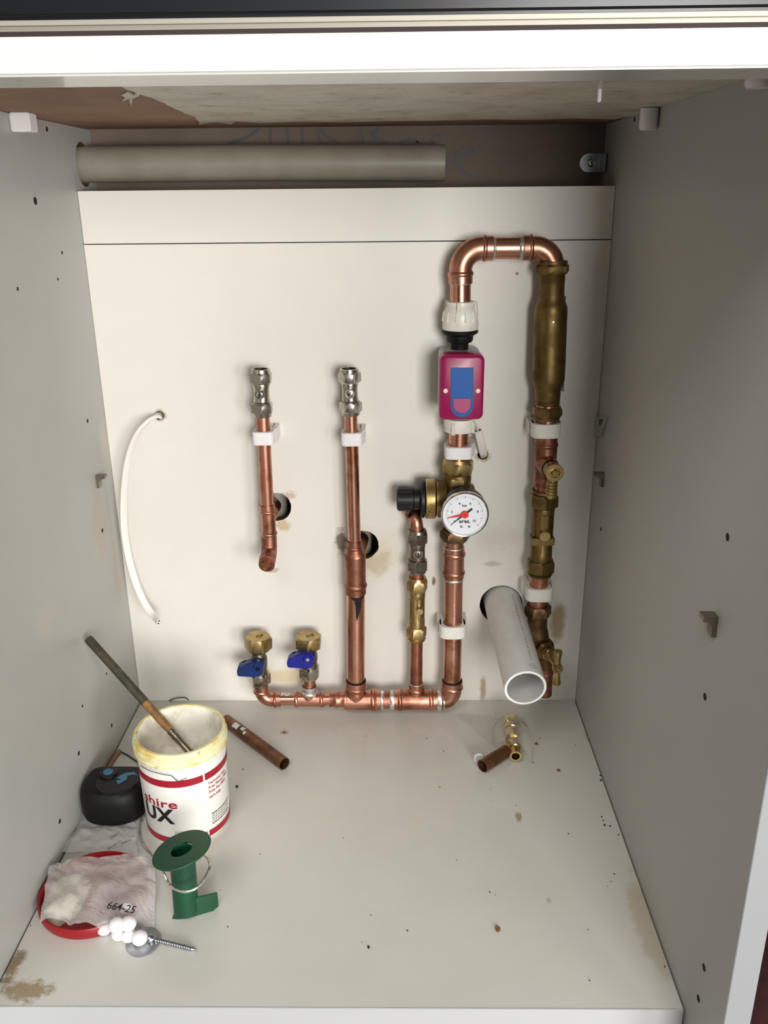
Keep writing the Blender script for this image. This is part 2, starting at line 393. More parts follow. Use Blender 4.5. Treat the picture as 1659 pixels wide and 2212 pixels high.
# left side panel has a hole for the waste pipe in the service void
def holed_panel(bm, outer, holes, org, ux, uy, th, mi=0, mi_edge=1):
    """flat board with round holes; outline and holes in board coordinates"""
    cu = bpy.data.curves.new('c', 'CURVE'); cu.dimensions = '2D'; cu.fill_mode = 'BOTH'; cu.extrude = th / 2
    for loop in [outer] + holes:
        s = cu.splines.new('POLY'); s.points.add(len(loop) - 1); s.use_cyclic_u = True
        for q, (a, b) in zip(s.points, loop): q.co = (a, b, 0, 1)
    o = bpy.data.objects.new('c', cu); COL.objects.link(o)
    dg = bpy.context.evaluated_depsgraph_get(); dg.update(); me = o.evaluated_get(dg).to_mesh()
    t = NB(); t.from_mesh(me); o.evaluated_get(dg).to_mesh_clear(); bpy.data.objects.remove(o); bpy.data.curves.remove(cu)
    bmesh.ops.remove_doubles(t, verts=t.verts, dist=1e-6); t.normal_update()
    xs = [q[0] for q in outer]; ys = [q[1] for q in outer]
    for f in t.faces:
        c = f.calc_center_median(); edge = abs(f.normal.z) < 0.5
        inside = min(xs) + 1e-4 < c.x < max(xs) - 1e-4 and min(ys) + 1e-4 < c.y < max(ys) - 1e-4
        f.material_index = mi_edge if edge and inside else mi
    ux, uy = Vector(ux), Vector(uy); uz = ux.cross(uy)
    for v in t.verts: v.co = Vector(org) + ux * v.co.x + uy * v.co.y + uz * (v.co.z)
    merge(bm, t)
def circ(cx, cy, r, n=36, jit=0.0, arc=None):
    return [(cx + r * math.cos(-2 * math.pi * i / n) * (1 + random.uniform(-jit, jit)), cy + r * math.sin(-2 * math.pi * i / n) * (1 + random.uniform(-jit, jit))) for i in range(n)]
TP = PY(500, 352, 0.03)     # axis of the waste pipe in the void
holed_panel(bm, [(-0.512, -0.149), (YB - 0.001, -0.149), (YB - 0.001, ZT - 0.0005), (-0.512, ZT - 0.0005)],
            [circ(TP.y, TP.z, 0.0225, 40, 0.01)], (-W - T / 2 , 0, 0), (0, 1, 0), (0, 0, 1), T)
dots(bm, [(76, 434, 1.5), (101, 279, 1), (221, 1146, 1), (189, 909, .9), (134, 546, .7), (125, 603, .6), (38, 624, .7), (170, 1627, 1), (241, 1567, 1), (129, 1774, 1), (178, 1525, .7), (230, 1455, .6)], -W, 1, mi=2)
obj('side_panel', bm, [LEFTM, CORE_BROWN, DARK], cab, sharp=20)
bm = NB(); box(bm, (W, -0.512, -0.149), (W + T, YB - 0.001, ZT - 0.0005), mi=0)
dots(bm, [(1572, 1160, 1.2), (1523, 1505, 1.2), (1521, 2090, 1.2), (1509, 2157, 1.2), (1298, 1143, 1), (1371, 258, 1), (1297, 782, .5)], W, -1)
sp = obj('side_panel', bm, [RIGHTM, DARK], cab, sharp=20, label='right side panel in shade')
bm = NB(); box(bm, (W - 0.0002, -0.5135, -0.148), (W + T + 0.0004, -0.512, ZT - 0.0005), 0.0004); GREYEDGE = mk('grey_edge_banding', (146, 148, 149), 0.45); obj('edge_strip', bm, GREYEDGE, sp)
bm = NB(); box(bm, (-W - T - 0.0004, -0.5135, -0.148), (-W + 0.0002, -0.512, ZT - 0.0005), 0.0004)
obj('edge_strip', bm, GREYEDGE, [c for c in cab.children if c.name == 'side_panel'][0])
ZR = 0.5673; ZTOP = 0.6209
cA = PY(597, 1095, 0); cB = PY(785, 1177, 0); cC = PY(345, 898, 0); cD = PY(1043, 982, 0); cS = PY(1082, 1306, 0)
bm = NB()
holed_panel(bm, [(-W + .0003, -.03), (W - .0003, -.03), (W - .0003, ZR - .0005), (-W + .0003, ZR - .0005)],
            [circ(cA.x, cA.z, .0178, 44, .015), circ(cB.x, cB.z, .0184, 44, .03), circ(cC.x, cC.z, .0052, 24, .05), circ(cD.x, cD.z, .0062, 24, .05), circ(cS.x, cS.z, .0262, 56, .008)],
            (0, 0.004, 0), (1, 0, 0), (0, 0, 1), 0.008)
obj('back_panel', bm, [BACKM, CORE_BROWN], cab, sharp=20)
bm = NB(); box(bm, (-W + .0003, 0.0, ZR + .0006), (W - .0003, 0.016, ZTOP), 0.0004); obj('back_rail', bm, BACKM, cab)
bm = NB(); box(bm, (-W + .0014, -0.4488, -0.018), (W - .0014, -0.0008, 0.0), 0.0003); fl = obj('base_panel', bm, FLOORM, cab)
bm = NB(); box(bm, (-W + .0014, -0.4500, -0.021), (W - .0014, -0.4488, 0.0002), 0.0003); obj('edge_strip', bm, WHITECORE, fl)
bm = NB(); box(bm, (-W, -0.4480, -0.149), (W, -0.432, -0.0225), 0.0003); obj('plinth', bm, FASCIA, cab)

# fascia rail in front
bm = NB(); box(bm, (-0.62, -0.5305, 0.6662), (0.62, -0.4870, 0.6822), 0.0012, seg=3)
obj('fascia_board', bm, FASCIA, label='long glossy white fascia board across the top of the opening, under the dark worktop', cat='fascia')
# worktop
wt = thing('worktop', (0, -0.25, ZT), 'black worktop with a metallic beige edge strip above the white fascia', 'worktop')
bm = NB(); box(bm, (-0.62, -0.5285, 0.6824), (0.62, -0.4880, 0.6844)); obj('shadow_gap', bm, DARKGAP, wt, label='dark recess under the metallic strip')
bm = NB(); box(bm, (-0.62, -0.5300, 0.6844), (0.62, -0.5130, 0.6889), 0.0021, seg=4); obj('edge_strip', bm, TRIMST, wt, label='metallic beige edge strip')
bm = NB(); box(bm, (-0.62, -0.5300, 0.6890), (0.62, -0.4880, 0.7240), 0.002, seg=3); box(bm, (-0.62, -0.4880, 0.6938), (0.62, YB - .001, 0.7240)); obj('slab', bm, WORKTOP, wt, label='black glossy slab')
bm = NB(); box(bm, (-0.62, -0.4860, ZT), (0.62, YB - .001, 0.6936)); us = obj('underside_board', bm, MDF, wt, label='raw brown board of the underside')
# filler smeared on the underside
out = [(252, 184), (300, 204), (330, 212), (352, 222), (380, 236), (402, 246), (422, 253), (432, 270), (446, 266), (468, 264), (500, 269), (512, 262), (560, 266), (640, 263), (740, 264), (830, 262), (930, 261), (1040, 258), (1150, 259), (1250, 256), (1328, 258)]
pts = [PZ(a, b, 0.6832) for a, b in out]
pts += [Vector((W - .0004, -0.05, 0.6832)), Vector((W - .0004, -0.486, 0.6832)), Vector((-0.12, -0.486, 0.6832))]
bm = NB(); bn = []
for a, b in zip(pts, pts[1:] + pts[:1]):
    k = max(1, int((b - a).length / 0.004))
    for i in range(k):
        p = a.lerp(b, i / k); jx = noise.noise(p * 180) * 0.0022
        bn.append(p + Vector((jx if abs(p.x) < W - .001 else 0, jx if p.y > -.48 and p.x < W - .001 else 0, 0)))
prism(bm, bn, (0, 0, 0.0014))
obj('filler_smear', bm, FILLER, us, label='grey white filler smeared over the underside', sharp=60)
bm = NB()   # curl of paste torn off
prism(bm, [PZ(a, b, 0.6836) for a, b in ((262, 206), (276, 199), (288, 206), (303, 200), (300, 208), (286, 214), (284, 230), (278, 214), (262, 220), (270, 211))], (0, 0, 0.0012))
obj('filler_blob', bm, FILLER, us)

bm = NB(); c = PZ(1296, 192, .6830); box(bm, (c.x - .0013, c.y - .0008, c.z - .0085), (c.x + .0013, c.y + .0008, c.z + .0004), .0005); obj('filler_drip', bm, NYLON, us, label='thin white drip hanging from the underside')
# plastic blocks under the worktop
def peg(name, px, py, x, r, h, label, square=False):
    c = PX(px, py, x); s = -1 if x > 0 else 1; c = Vector((x + s * r * 1.02, c.y, ZT - .0016 if x > 0 else ZT))
    bm = NB()
    if square: box(bm, (c.x - r, c.y - r, c.z - h), (c.x + r, c.y + r, c.z - .0002), 0.001)
    else:
        lathe(bm, (c.x, c.y, c.z - h), (0, 0, 1), [(0, 0), (0, r * .84), (.002, r), (h - .0002, r), (h - .0002, 0)], 24)
    return obj(name, bm, NYLON, label=label, cat='plastic block', group='white plastic blocks under the worktop')
peg('corner_block', 1425, 218, W, .0078, .0175, 'round white plastic block under the worktop at the right side panel, nearest the back wall')
peg('corner_block', 1672, 132, W, .0078, .0095, 'white plastic block at the far right, half hidden behind the glossy fascia')
peg('corner_block', 24, 230, -W, .0088, .0155, 'square white plastic block under the brown board at the left side panel', True)

# grey pipe lying in the void
e1 = PY(960, 352, 0.03)
bm = NB(); tube(bm, [(-0.34, TP.y, TP.z), (-0.1, TP.y, TP.z), (e1.x, TP.y, e1.z)], 0.0183, 48, wall=0.0018)
obj('waste_pipe', bm, WASTE_G, label='grey plastic waste pipe lying horizontally behind the back rail under the worktop', cat='pipe')
# pipes seen through the holes in the back panel
for cpx, cpy, lab in ((597, 1095, 'pale grey plastic pipe in the dark behind the upper round hole'), (780, 1178, 'pale grey plastic pipe in the dark behind the lower ragged hole')):
    c = PY(cpx, cpy, 0.030); bm = NB(); cyl(bm, (c.x, .034, c.z - .1), (c.x, .034, c.z + .12), .0130, 28)
    obj('riser_pipe', bm, WASTE_G, label=lab, cat='pipe', group='grey pipes behind the back panel')
# steel angle bracket
c = PY(1276, 352, YB); br = thing('angle_bracket', c, 'small zinc angle bracket screwed at the top right corner of the void', 'bracket')
bm = NB(); h = .0095
prof = [(0.012, -h), (0.012, h)] + [(-.003 + h * math.cos(math.radians(a)), h * math.sin(math.radians(a))) for a in range(90, 271, 15)]
prism(bm, [(c.x + a, YB - .0002, c.z + b) for a, b in prof], (0, -.002, 0))
box(bm, (c.x + .010, YB - .022, c.z - h), (c.x + .012, YB - .0002, c.z + h), .0004)
obj('plate', bm, STEEL, br)
bm = NB(); lathe(bm, (c.x, YB - .0022, c.z), (0, -1, 0), [(0, 0), (0, .0042), (.0012, .0036), (.0018, .002), (.0018, 0)], 20)
sc = obj('screw', bm, CHROME, br)
bm = NB(); box(bm, (c.x - .0018, YB - .0044, c.z - .0004), (c.x + .0018, YB - .0038, c.z + .0004)); box(bm, (c.x - .0004, YB - .0044, c.z - .0018), (c.x + .0004, YB - .0038, c.z + .0018)); obj('cross_slot', bm, DARK, sc)
# shelf supports: L shaped metal pins
def support(px, py, x, s, sc, label):
    c = PX(px, py, x); n = -1 if x > 0 else 1; bm = NB()
    w_ = .0115 * sc; hh = .0145 * sc; t = .0045 * sc
    # horizontal ledge reaching into the cabinet, vertical plate on the panel
    prism(bm, [(x, c.y - w_ / 2, c.z + t), (x + n * .0105, c.y - w_ / 2, c.z + t), (x + n * .0105, c.y - w_ / 2, c.z), (x + n * .006, c.y - w_ / 2, c.z - .001),
               (x + n * .0035, c.y - w_ / 2, c.z - .005), (x + n * .0035, c.y - w_ / 2, c.z - hh), (x, c.y - w_ / 2, c.z - hh)], (0, w_, 0))
    obj('shelf_support', bm, NICKEL_D, label=label, cat='shelf support', group='metal shelf supports')
support(209, 1032, -W, 1, .75, 'metal L shaped shelf support on the left side panel')
support(1304, 1028, W, -1, .8, 'metal L shaped shelf support on the right panel, close to the back')
support(1546, 1337, W, -1, .85, 'metal L shaped shelf support on the right panel, halfway to the front')
# clear clip on right wall
c = PX(1296, 918, W); bm = NB()
o_ = [(1289, 899), (1316, 900), (1303, 942), (1287, 944)]; P = [PX(a, b, W) for a, b in o_]; P[0].y = min(P[0].y, -.0010); P[3].y = min(P[3].y, -.0010)
prism(bm, P, (-.003, 0, 0)); cl = obj('cable_clip', bm, CLIPFILM, label='small translucent plastic clip on the right panel beside the brass cylinder', cat='clip')
bm = NB(); prism(bm, [PX(a, b, W - .003) for a, b in ((1295, 904), (1303, 906), (1298, 918), (1294, 920))], (-.0006, 0, 0)); obj('slot', bm, GREYMARK, cl)

# ================================================================== PLUMBING HELPERS
RC = 0.0075; RD = 0.011
def bead(bm, p, ax, r, w=.0022, hgt=.0009):
    lathe(bm, Vector(p) - Vector(ax).normalized() * w, ax, [(0, r), (w * .5, r + hgt * .8), (w, r + hgt), (w * 1.5, r + hgt * .8), (w * 2, r)], 32)
def socket(bm, p0, p1, r, lip=True):
    """thin fitting sleeve over a pipe between p0 (mouth) and p1 (inner end), with a bead near the inner end"""
    p0, p1 = Vector(p0), Vector(p1); L = (p1 - p0).length; d = (p1 - p0).normalized()
    lathe(bm, p0, d, [(0, r - .001), (0, r), (L * .60, r), (L * .70, r + .0009), (L * .80, r + .0011), (L * .9, r + .0007), (L, r - .0003)], 32)
def hexnut(bm, p0, p1, af, ri, ch=.0022, ph=0.0, cap=False):
    p0, p1 = Vector(p0), Vector(p1); L = (p1 - p0).length; R = af / math.cos(math.pi / 6)
    prof = [(0, 0 if cap else ri), (0, af * .95), (ch, R), (L - ch, R), (L, af * .95), (L, 0 if cap == 2 else ri)]
    if not cap: prof.append((0, ri))
    lathe(bm, p0, p1 - p0, prof, 72, af=af, ph=ph)
def ringclip(name, pc, pr, h, label, mat, nylon=True, wx=None):
    c = Vector(pc); Ro = pr + .0032; bm = NB(); n = 56
    def outer(a):
        k = 5.0 if nylon else 3.2
        X = Ro + (.0012 if nylon else .002); Y = Ro + .0005
        ca, sa = math.cos(a), math.sin(a); r = (abs(ca / X) ** k + abs(sa / Y) ** k) ** (-1 / k); return r * ca, r * sa
    rings = []
    for z, ins in ((-h / 2, .0006), (-h / 2 + .0008, 0), (h / 2 - .0008, 0), (h / 2, .0006)):
        rings.append([bm.verts.new((c.x + outer(2 * math.pi * i / n)[0] * (1 - ins / Ro), c.y + outer(2 * math.pi * i / n)[1] * (1 - ins / Ro), c.z + z)) for i in range(n)])
    inn = [[bm.verts.new((c.x + (pr + .0002) * math.cos(2 * math.pi * i / n), c.y + (pr + .0002) * math.sin(2 * math.pi * i / n), c.z + z)) for i in range(n)] for z in (h / 2, -h / 2)]
    seq = rings + inn + [rings[0]]
    for A, B in zip(seq, seq[1:]):
        for i in range(n): bm.faces.new((A[i], A[(i + 1) % n], B[(i + 1) % n], B[i]))
    t = obj(name, bm, mat, label=label, cat='pipe clip', group='white pipe clips')
    bm = NB()
    bw = Ro * .8
    box(bm, (c.x - bw, c.y + pr + .002, c.z - h * .45), (c.x + bw, -.0002, c.z + h * .45), .0008)
    if nylon:   # spare tongue of the saddle at the right
        prism(bm, [(c.x + Ro * .9, -.0002, c.z - h / 2), (c.x + Ro * 1.35, -.0002, c.z - h / 2), (c.x + Ro * 1.35, c.y + .006, c.z - h / 2), (c.x + Ro * 1.1, c.y - .002, c.z - h / 2), (c.x + Ro * .9, c.y + .002, c.z - h / 2)], (0, 0, h * 1.05))
    else:
        for s in (-1, 1):
            box(bm, (c.x + s * Ro * 1.02 - .0016, c.y - .006, c.z - h * .35), (c.x + s * Ro * 1.02 + .0016, c.y + .014, c.z + h * .5), .0006)
            prism(bm, [(c.x + s * Ro * .7, c.y + .013, c.z + h * .45), (c.x + s * Ro * 1.25, c.y + .004, c.z + h * .45), (c.x + s * Ro * 1.25, -.0002, c.z + h * .45), (c.x + s * Ro * .7, -.0002, c.z + h * .45)], (0, 0, -h * .9))
    obj('base', bm, mat, t)
    return t
def isolator(p_top, p_bot, af, rp, label, mat, body_r, stud_dir=Vector((0, -1, 0)), ph=0.0, slot=True, frac=.30, name='isolating_valve', group='slotted isolating valves', open_top=True, slot_ang=0):
    """inline valve: body, two compression nuts, slotted stud facing the viewer"""
    t_, b_ = Vector(p_top), Vector(p_bot); d = (b_ - t_); L = d.length; d.normalize()
    th = thing(name, b_, label, 'valve', group)
    bm = NB(); a, b = L * frac, L * (1 - frac)
    lathe(bm, t_, d, [(L * .04, rp), (a * .9, body_r * .9), (a, body_r * .98), (a + L * .03, body_r), (L * .42, body_r * .93), (L * .58, body_r * .93), (b - L * .03, body_r), (b, body_r * .98), (b + .001, body_r * .9), (L * .96, rp)], 40)
    m = t_ + d * L * .5; body = obj('body', bm, mat, th)
    for i, (q0, q1, u0) in enumerate(((0.06, frac, 0.0), (1 - frac, .94, 1.0))):
        bm = NB(); hexnut(bm, t_ + d * L * q0, t_ + d * L * q1, af, rp, .0018, ph)
        e = t_ + d * L * u0; f = d if u0 == 0 else -d
        lathe(bm, e, f, [(0.0, rp), (0.0, rp + .0022), (L * .07, rp + .0030), (L * .07, rp)], 32)
        obj('compression_nut', bm, mat, th)
    sd = stud_dir.normalized(); bm = NB(); sr = body_r * .62
    lathe(bm, m + sd * body_r * .5, sd, [(0, sr), (body_r * .62, sr), (body_r * .68, sr * .92), (body_r * .68, sr * .72), (body_r * .5, sr * .68), (body_r * .5, 0)], 32)
    st = obj('spindle', bm, mat, th)
    bm = NB(); lathe(bm, m + sd * body_r * .95, sd, [(0, 0), (0, sr * .64), (body_r * .16, sr * .62), (body_r * .18, sr * .55), (body_r * .18, 0)], 28); obj('screw_head', bm, mat, st)
    if slot:
        c = m + sd * body_r * 1.14; u, v, _ = frame(sd); ca, sa = math.cos(slot_ang), math.sin(slot_ang)
        p_ = (u * ca + v * sa); q_ = (v * ca - u * sa); bm = NB()
        prism(bm, [c + p_ * sr * .55 + q_ * sr * .09, c - p_ * sr * .55 + q_ * sr * .09, c - p_ * sr * .55 - q_ * sr * .09, c + p_ * sr * .55 - q_ * sr * .09], -sd * .0003 + sd * .0008)
        obj('slot', bm, DARK, st)
    return th

# ================================================================== PIPE A (left stub)
YP = -0.030
tA = thing('copper_pipe_stub', PY(580, 1180), 'leftmost short copper pipe, tee at the upper round hole, open elbow at its foot', 'pipe')
bm = NB(); cyl(bm, PY(567, 885), PY(578, 1110), RC); obj('pipe', bm, COPPER, tA)
bm = NB(); socket(bm, PY(577, 1090), PY(578.5, 1108), .0088); cyl(bm, PY(578.4, 1105), PY(581, 1150), .0084)
socket(bm, PY(581.5, 1165), PY(580.5, 1148), .0088)
q = PY(579, 1118); cyl(bm, q, (q.x + .002, .012, q.z), .0082); socket(bm, (q.x + .001, -.006, q.z), (q.x, -.016, q.z), .0088)
obj('tee', bm, COPPER, tA)
bm = NB(); P = fillet([PY(581, 1160), PY(582, 1192, -.031), PY(576, 1221, -.058)], .012, 12)
tube(bm, P, .0092, 32)
cyl(bm, PY(577.5, 1207, -.045), PY(576.5, 1217, -.055), .0094)
obj('elbow', bm, COPPER_D, tA, label='dull red street elbow')
bm = NB(); a, b = PY(577.5, 1210, -.047), PY(575.5, 1224, -.0605); tube(bm, [a, (a + b) / 2, b], .0066, 32, wall=.001); obj('outlet', bm, COPPER_O, tA, label='open copper outlet')
isolator(PY(563, 797), PY(567, 899), .0110, .0078, 'slotted nickel isolating valve topping the leftmost short copper pipe', NICKEL, .0092, Vector((-.12, -1, 0)), slot_ang=math.radians(80), ph=math.radians(30))
ringclip('pipe_clip', PY(570, 943), RC, .0150, 'translucent white clip on the leftmost copper pipe', NYLON)

# ================================================================== MANIFOLD
man = thing('copper_manifold', PY(800, 1530), 'copper manifold of tees along the cabinet floor with its four soldered risers', 'pipework')
def pipe(a, b, r=RC, mat=COPPER, name='pipe', parent=None, label=None):
    bm = NB(); cyl(bm, a, b, r, 36); return obj(name, bm, mat, parent or man, label=label)
def solder(p, d, r, w=.0016, parent=None, mat=SOLDER, name='solder_joint'):
    bm = NB(); d = Vector(d).normalized(); n = 40; u, v, a = frame(d); p = Vector(p)
    rg = []
    for t, k in ((-w, 0), (-w * .5, .8), (0, 1), (w * .5, .8), (w, 0)):
        rg.append([bm.verts.new(p + a * (t * (1 + .35 * noise.noise(Vector((i * .6, t * 900, p.x * 90))))) + (u * math.cos(2 * math.pi * i / n) + v * math.sin(2 * math.pi * i / n)) * (r + .0006 * k)) for i in range(n)])
    for A, B in zip(rg, rg[1:]):
        for i in range(n): bm.faces.new((A[i], A[(i + 1) % n], B[(i + 1) % n], B[i]))
    obj(name, bm, mat, parent or man)
X = Vector((1, 0, 0)); Z = Vector((0, 0, 1))
zl = PY(650, 1511).z; zm = PY(800, 1512).z
def H(px, z): v = PY(px, 1511); return Vector((v.x, YP, z))
# left elbow, tee for the second lever valve, link to the big tee
bm = NB(); tube(bm, fillet([PY(564, 1478), PY(566, 1511), H(600, zl)], .013, 14), .0086, 32)
socket(bm, PY(563.5, 1480), PY(565, 1495), .0092); socket(bm, H(606, zl), H(592, zl), .0092); obj('elbow', bm, COPPER, man)
pipe(H(600, zl), H(645, zl), RC, COPPER_B)
bm = NB(); cyl(bm, H(636, zl), H(702, zl), .0088, 36); bead(bm, H(641, zl), X, .0090, hgt=.0012); bead(bm, H(695, zl), X, .0090, hgt=.0012)
cyl(bm, H(667, zl), PY(668, 1488), .0086, 32)
obj('tee', bm, COPPER, man)
bm = NB(); socket(bm, PY(668.5, 1481), PY(668.5, 1499), .0094); obj('solder_joint', bm, SOLDER, man, label='silvery solder collar')
pipe(PY(669, 1455), PY(668, 1492), RC, COPPER)
bm = NB(); box(bm, (H(619, zl).x - .007, YP - .0035, zl + .0069), (H(619, zl).x + .006, YP + .0035, zl + .0081), .0008); obj('flux_stain', bm, SOLDER, man)
pipe(H(698, zl), H(724, zl), RC, COPPER_B)
bm = NB(); lathe(bm, H(712, zl), X, [(0, .0080), (0, .0092), (.006, .0092), (.008, .0103), (.010, .0104), (.012, .0094), (.017, .0100), (.020, .0108), (.0225, .0124)], 36)
cyl(bm, H(745, zm), H(812, zm), .0124, 40); bead(bm, H(806, zm), X, .0126, .0028, .0013)
socket(bm, H(822, zm), H(808, zm), .0130)
cyl(bm, H(770, zm), PY(769, 1478), .0120, 36); socket(bm, PY(769, 1470), PY(769, 1488), .0128)
lathe(bm, PY(769, 1491), -Z, [(0, .0122), (.005, .0128), (.012, .0110)], 36)
obj('tee', bm, COPPER, man, label='large copper tee under the thick riser')
solder(H(825, zm), X, .0113, .0022); pipe(H(815, zm), H(870, zm), RD, COPPER)
solder(H(848, zm), X, .0118, .0030)
bm = NB(); cyl(bm, H(852, zm), H(945, zm), .0124, 40); bead(bm, H(864, zm), X, .0126, .0028, .0013); bead(bm, H(931, zm), X, .0126, .0028, .0013)
cyl(bm, H(899, zm), PY(899, 1492), .0088, 32); socket(bm, PY(899, 1476), PY(899, 1492), .0092); obj('tee', bm, COPPER, man, label='copper tee under the thin riser')
bm = NB(); cR = H(973, zm)
tube(bm, fillet([H(950, zm), Vector((PY(976, 1500).x, YP, zm)), PY(977, 1478)], .017, 16), .0120, 36)
socket(bm, H(944, zm), H(958, zm), .0126); socket(bm, PY(977, 1470), PY(976.5, 1487), .0128); obj('elbow', bm, COPPER, man, label='large corner elbow with heat marks')
solder(H(952, zm), X, .0126, .0045, name='solder_joint')
solder(PY(977, 1469), Z, .0117, .0010, mat=DARK, name='scorch_ring')
solder(PY(769, 1469), Z, .0117, .0010, mat=DARK, name='scorch_ring')
# riser B
pipe(PY(768.5, 1275), PY(769, 1490), RD, COPPER_B, label='thick copper riser with a dark dribble')
bm = NB(); p0 = PY(766, 1168)
socket(bm, PY(765.5, 1168), PY(766, 1186), .0089); lathe(bm, PY(766, 1184), PY(768, 1200) - PY(766, 1184), [(0, .0086), (.003, .0094), (.007, .0118), (.0095, .0124)], 36)
cyl(bm, PY(767, 1199), PY(768, 1258), .0124, 40); bead(bm, PY(768, 1264), Z, .0126, .0030, .0013); cyl(bm, PY(768, 1258), PY(768.4, 1281), .0125, 40)
q = PY(771, 1200); cyl(bm, (q.x, q.y, q.z + .002), (q.x + .004, .012, q.z + .004), .0088, 28)
obj('reducer', bm, COPPER_D, man, label='stepped copper reducer, dull and tarnished')
# dark dribble wrapped on the riser
bm = NB(); c0 = PY(768.5, 1283); seq = [(0, .0095, .35), (.0022, .0085, .30), (.0042, .0042, .28), (.012, .0034, .30), (.020, .0024, .22), (.027, .0010, .12), (.030, .0003, .1)]
prev = None
for dz, hw, ca in seq:
    row = []
    for i in range(9):
        a = ca + (i / 8 - .5) * 2 * hw / RD; row.append(bm.verts.new((c0.x + (RD + .00025) * math.sin(a), c0.y - (RD + .00025) * math.cos(a), c0.z - dz)))
    if prev:
        for i in range(8): bm.faces.new((prev[i], prev[i + 1], row[i + 1], row[i]))
    prev = row
obj('flux_stain', bm, DARK, man)
P = smooth_path([PY(757.5, 890), PY(759, 940), PY(761.5, 1010), PY(763.5, 1090), PY(765, 1140), PY(766, 1180)], 6)
bm = NB(); tube(bm, P, RC, 32); obj('pipe', bm, COPPER_B, man, label='slim shiny copper riser')
isolator(PY(754, 796), PY(758, 896), .0110, .0078, 'shiny nickel isolating valve on the second copper pipe from the left', NICKEL, .0092, Vector((.02, -1, 0)), slot_ang=math.radians(60), ph=math.radians(60))
ringclip('pipe_clip', PY(760.5, 945), RC, .0150, 'translucent white clip on the second copper pipe from the left', NYLON)
# riser C lower, riser D
pipe(PY(900, 1370), PY(899, 1490), RC, COPPER_D, label='slim riser below the small brass check valve')
solder(PY(899, 1476), Z, .0080, .0010)
pipe(PY(980, 1240), PY(976.5, 1480), RD, COPPER_B, label='right hand riser carrying the reducing valve')
bm = NB(); cyl(bm, PY(981, 1182), PY(980, 1246), .0122, 40); bead(bm, PY(981, 1196), Z, .0124, .0026, .0011); bead(bm, PY(980.2, 1236), Z, .0124, .0026, .0011)
obj('coupling', bm, COPPER, man); solder(PY(981, 1182), Z, .0116, .0012); solder(PY(980, 1250), Z, .0113, .0014)
pipe(PY(982, 1150), PY(981, 1190), RD, COPPER)
ringclip('pipe_clip', PY(977, 1357), RD, .0160, 'white clip on the right riser, low down beside the white waste pipe', WPLAST, False)

# ================================================================== LEVER VALVES
def lever_valve(pt, pn0, pn1, lever, cap_ph, lm, label, caplab, txt, xn):
    """pt = (cap top, cap bottom) pixels; pn0/pn1 nut top/bottom"""
    top, cb = PY(*pt[0]), PY(*pt[1]); n0, n1 = PY(*pn0), PY(*pn1)
    th = thing('lever_valve', n1, label, 'valve', 'capped lever valves')
    d = (n1 - top).normalized()
    bm = NB(); L = (n0 - cb).length
    lathe(bm, cb - d * .004, d, [(0, .0092), (.004, .0092), (.005, .0086), (L * .35, .0086), (L * .4, .0094), (L * .5, .0104), (L * .75, .0106), (L * .9, .0098), (L + .004, .0100), (L + .006, .0075)], 36)
    body = obj('body', bm, NICKEL_D, th)
    bm = NB(); hexnut(bm, n0, n1, .0117, .0076, .0018, xn); lathe(bm, n1, -d, [(-.003, .0078), (-.003, .0098), (.001, .0104)], 32); obj('compression_nut', bm, NICKEL, th)
    bm = NB(); R = .0148
    hexnut(bm, top, cb, R, .008, .0022, cap_ph, cap=True); cap = obj('blanking_cap', bm, BRASS, th, label=caplab)
    tb = text_bm(txt, .008, top + Vector((.002, 0, .0002)), Vector((1, .45, 0)), Vector((-.45, 1, 0)), .0006, bold=.0001); obj('stamped_marking', tb, BRASS_D, cap)
    # lever: flat plastic paddle, pivot at its right, pointing left
    P = [PY(a, b, -.052) for a, b in lever]
    bm = NB(); prism(bm, P, (0, .013, 0)); bmesh.ops.bevel(bm, geom=[e for e in bm.edges], offset=.0011, segments=2, affect='EDGES', clamp_overlap=True)
    lv = obj('lever', bm, lm, th)
    pc = sum((P[i] for i in (0, 1, -1)), Vector()) / 3
    bm = NB(); lathe(bm, Vector((pc.x - .004, -.040, pc.z)), (0, -1, 0), [(0, .0058), (.013, .0056), (.0148, .0045), (.0148, .0028), (.012, .0026), (.012, 0)], 28); hb = obj('hub', bm, lm, lv)
    bm = NB(); lathe(bm, Vector((pc.x - .004, -.053, pc.z)), (0, -1, 0), [(0, .0024), (.001, .0022), (.0012, 0)], 16); obj('screw', bm, BPLAST if lm is LEVER_T else CHROME, hb)
    bm = NB(); cyl(bm, (pc.x - .004, YP - .006, pc.z), (pc.x - .004, -.042, pc.z), .0048); obj('stem', bm, NICKEL_D, th)
lever_valve(((557.5, 1374), (558, 1402)), (561, 1452), (562, 1476), [(570, 1436), (566, 1459), (552, 1464), (513, 1462), (511, 1452), (514, 1441), (524, 1440), (537, 1433), (557, 1432)], math.radians(0), LEVER_T,
            'capped lever valve with a dusty teal blue lever, leftmost of the two', 'hexagonal brass blanking cap', 'CP', 0)
lever_valve(((666, 1373), (667, 1398)), (668, 1438), (669, 1460), [(680, 1416), (676, 1443), (658, 1445), (621, 1443), (619, 1432), (622, 1424), (632, 1421), (646, 1414), (660, 1413)], math.radians(30), LEVER_B,
            'capped lever valve with a royal blue lever, nearer the thick copper riser', 'hexagonal brass blanking cap', 'DE', math.radians(30))

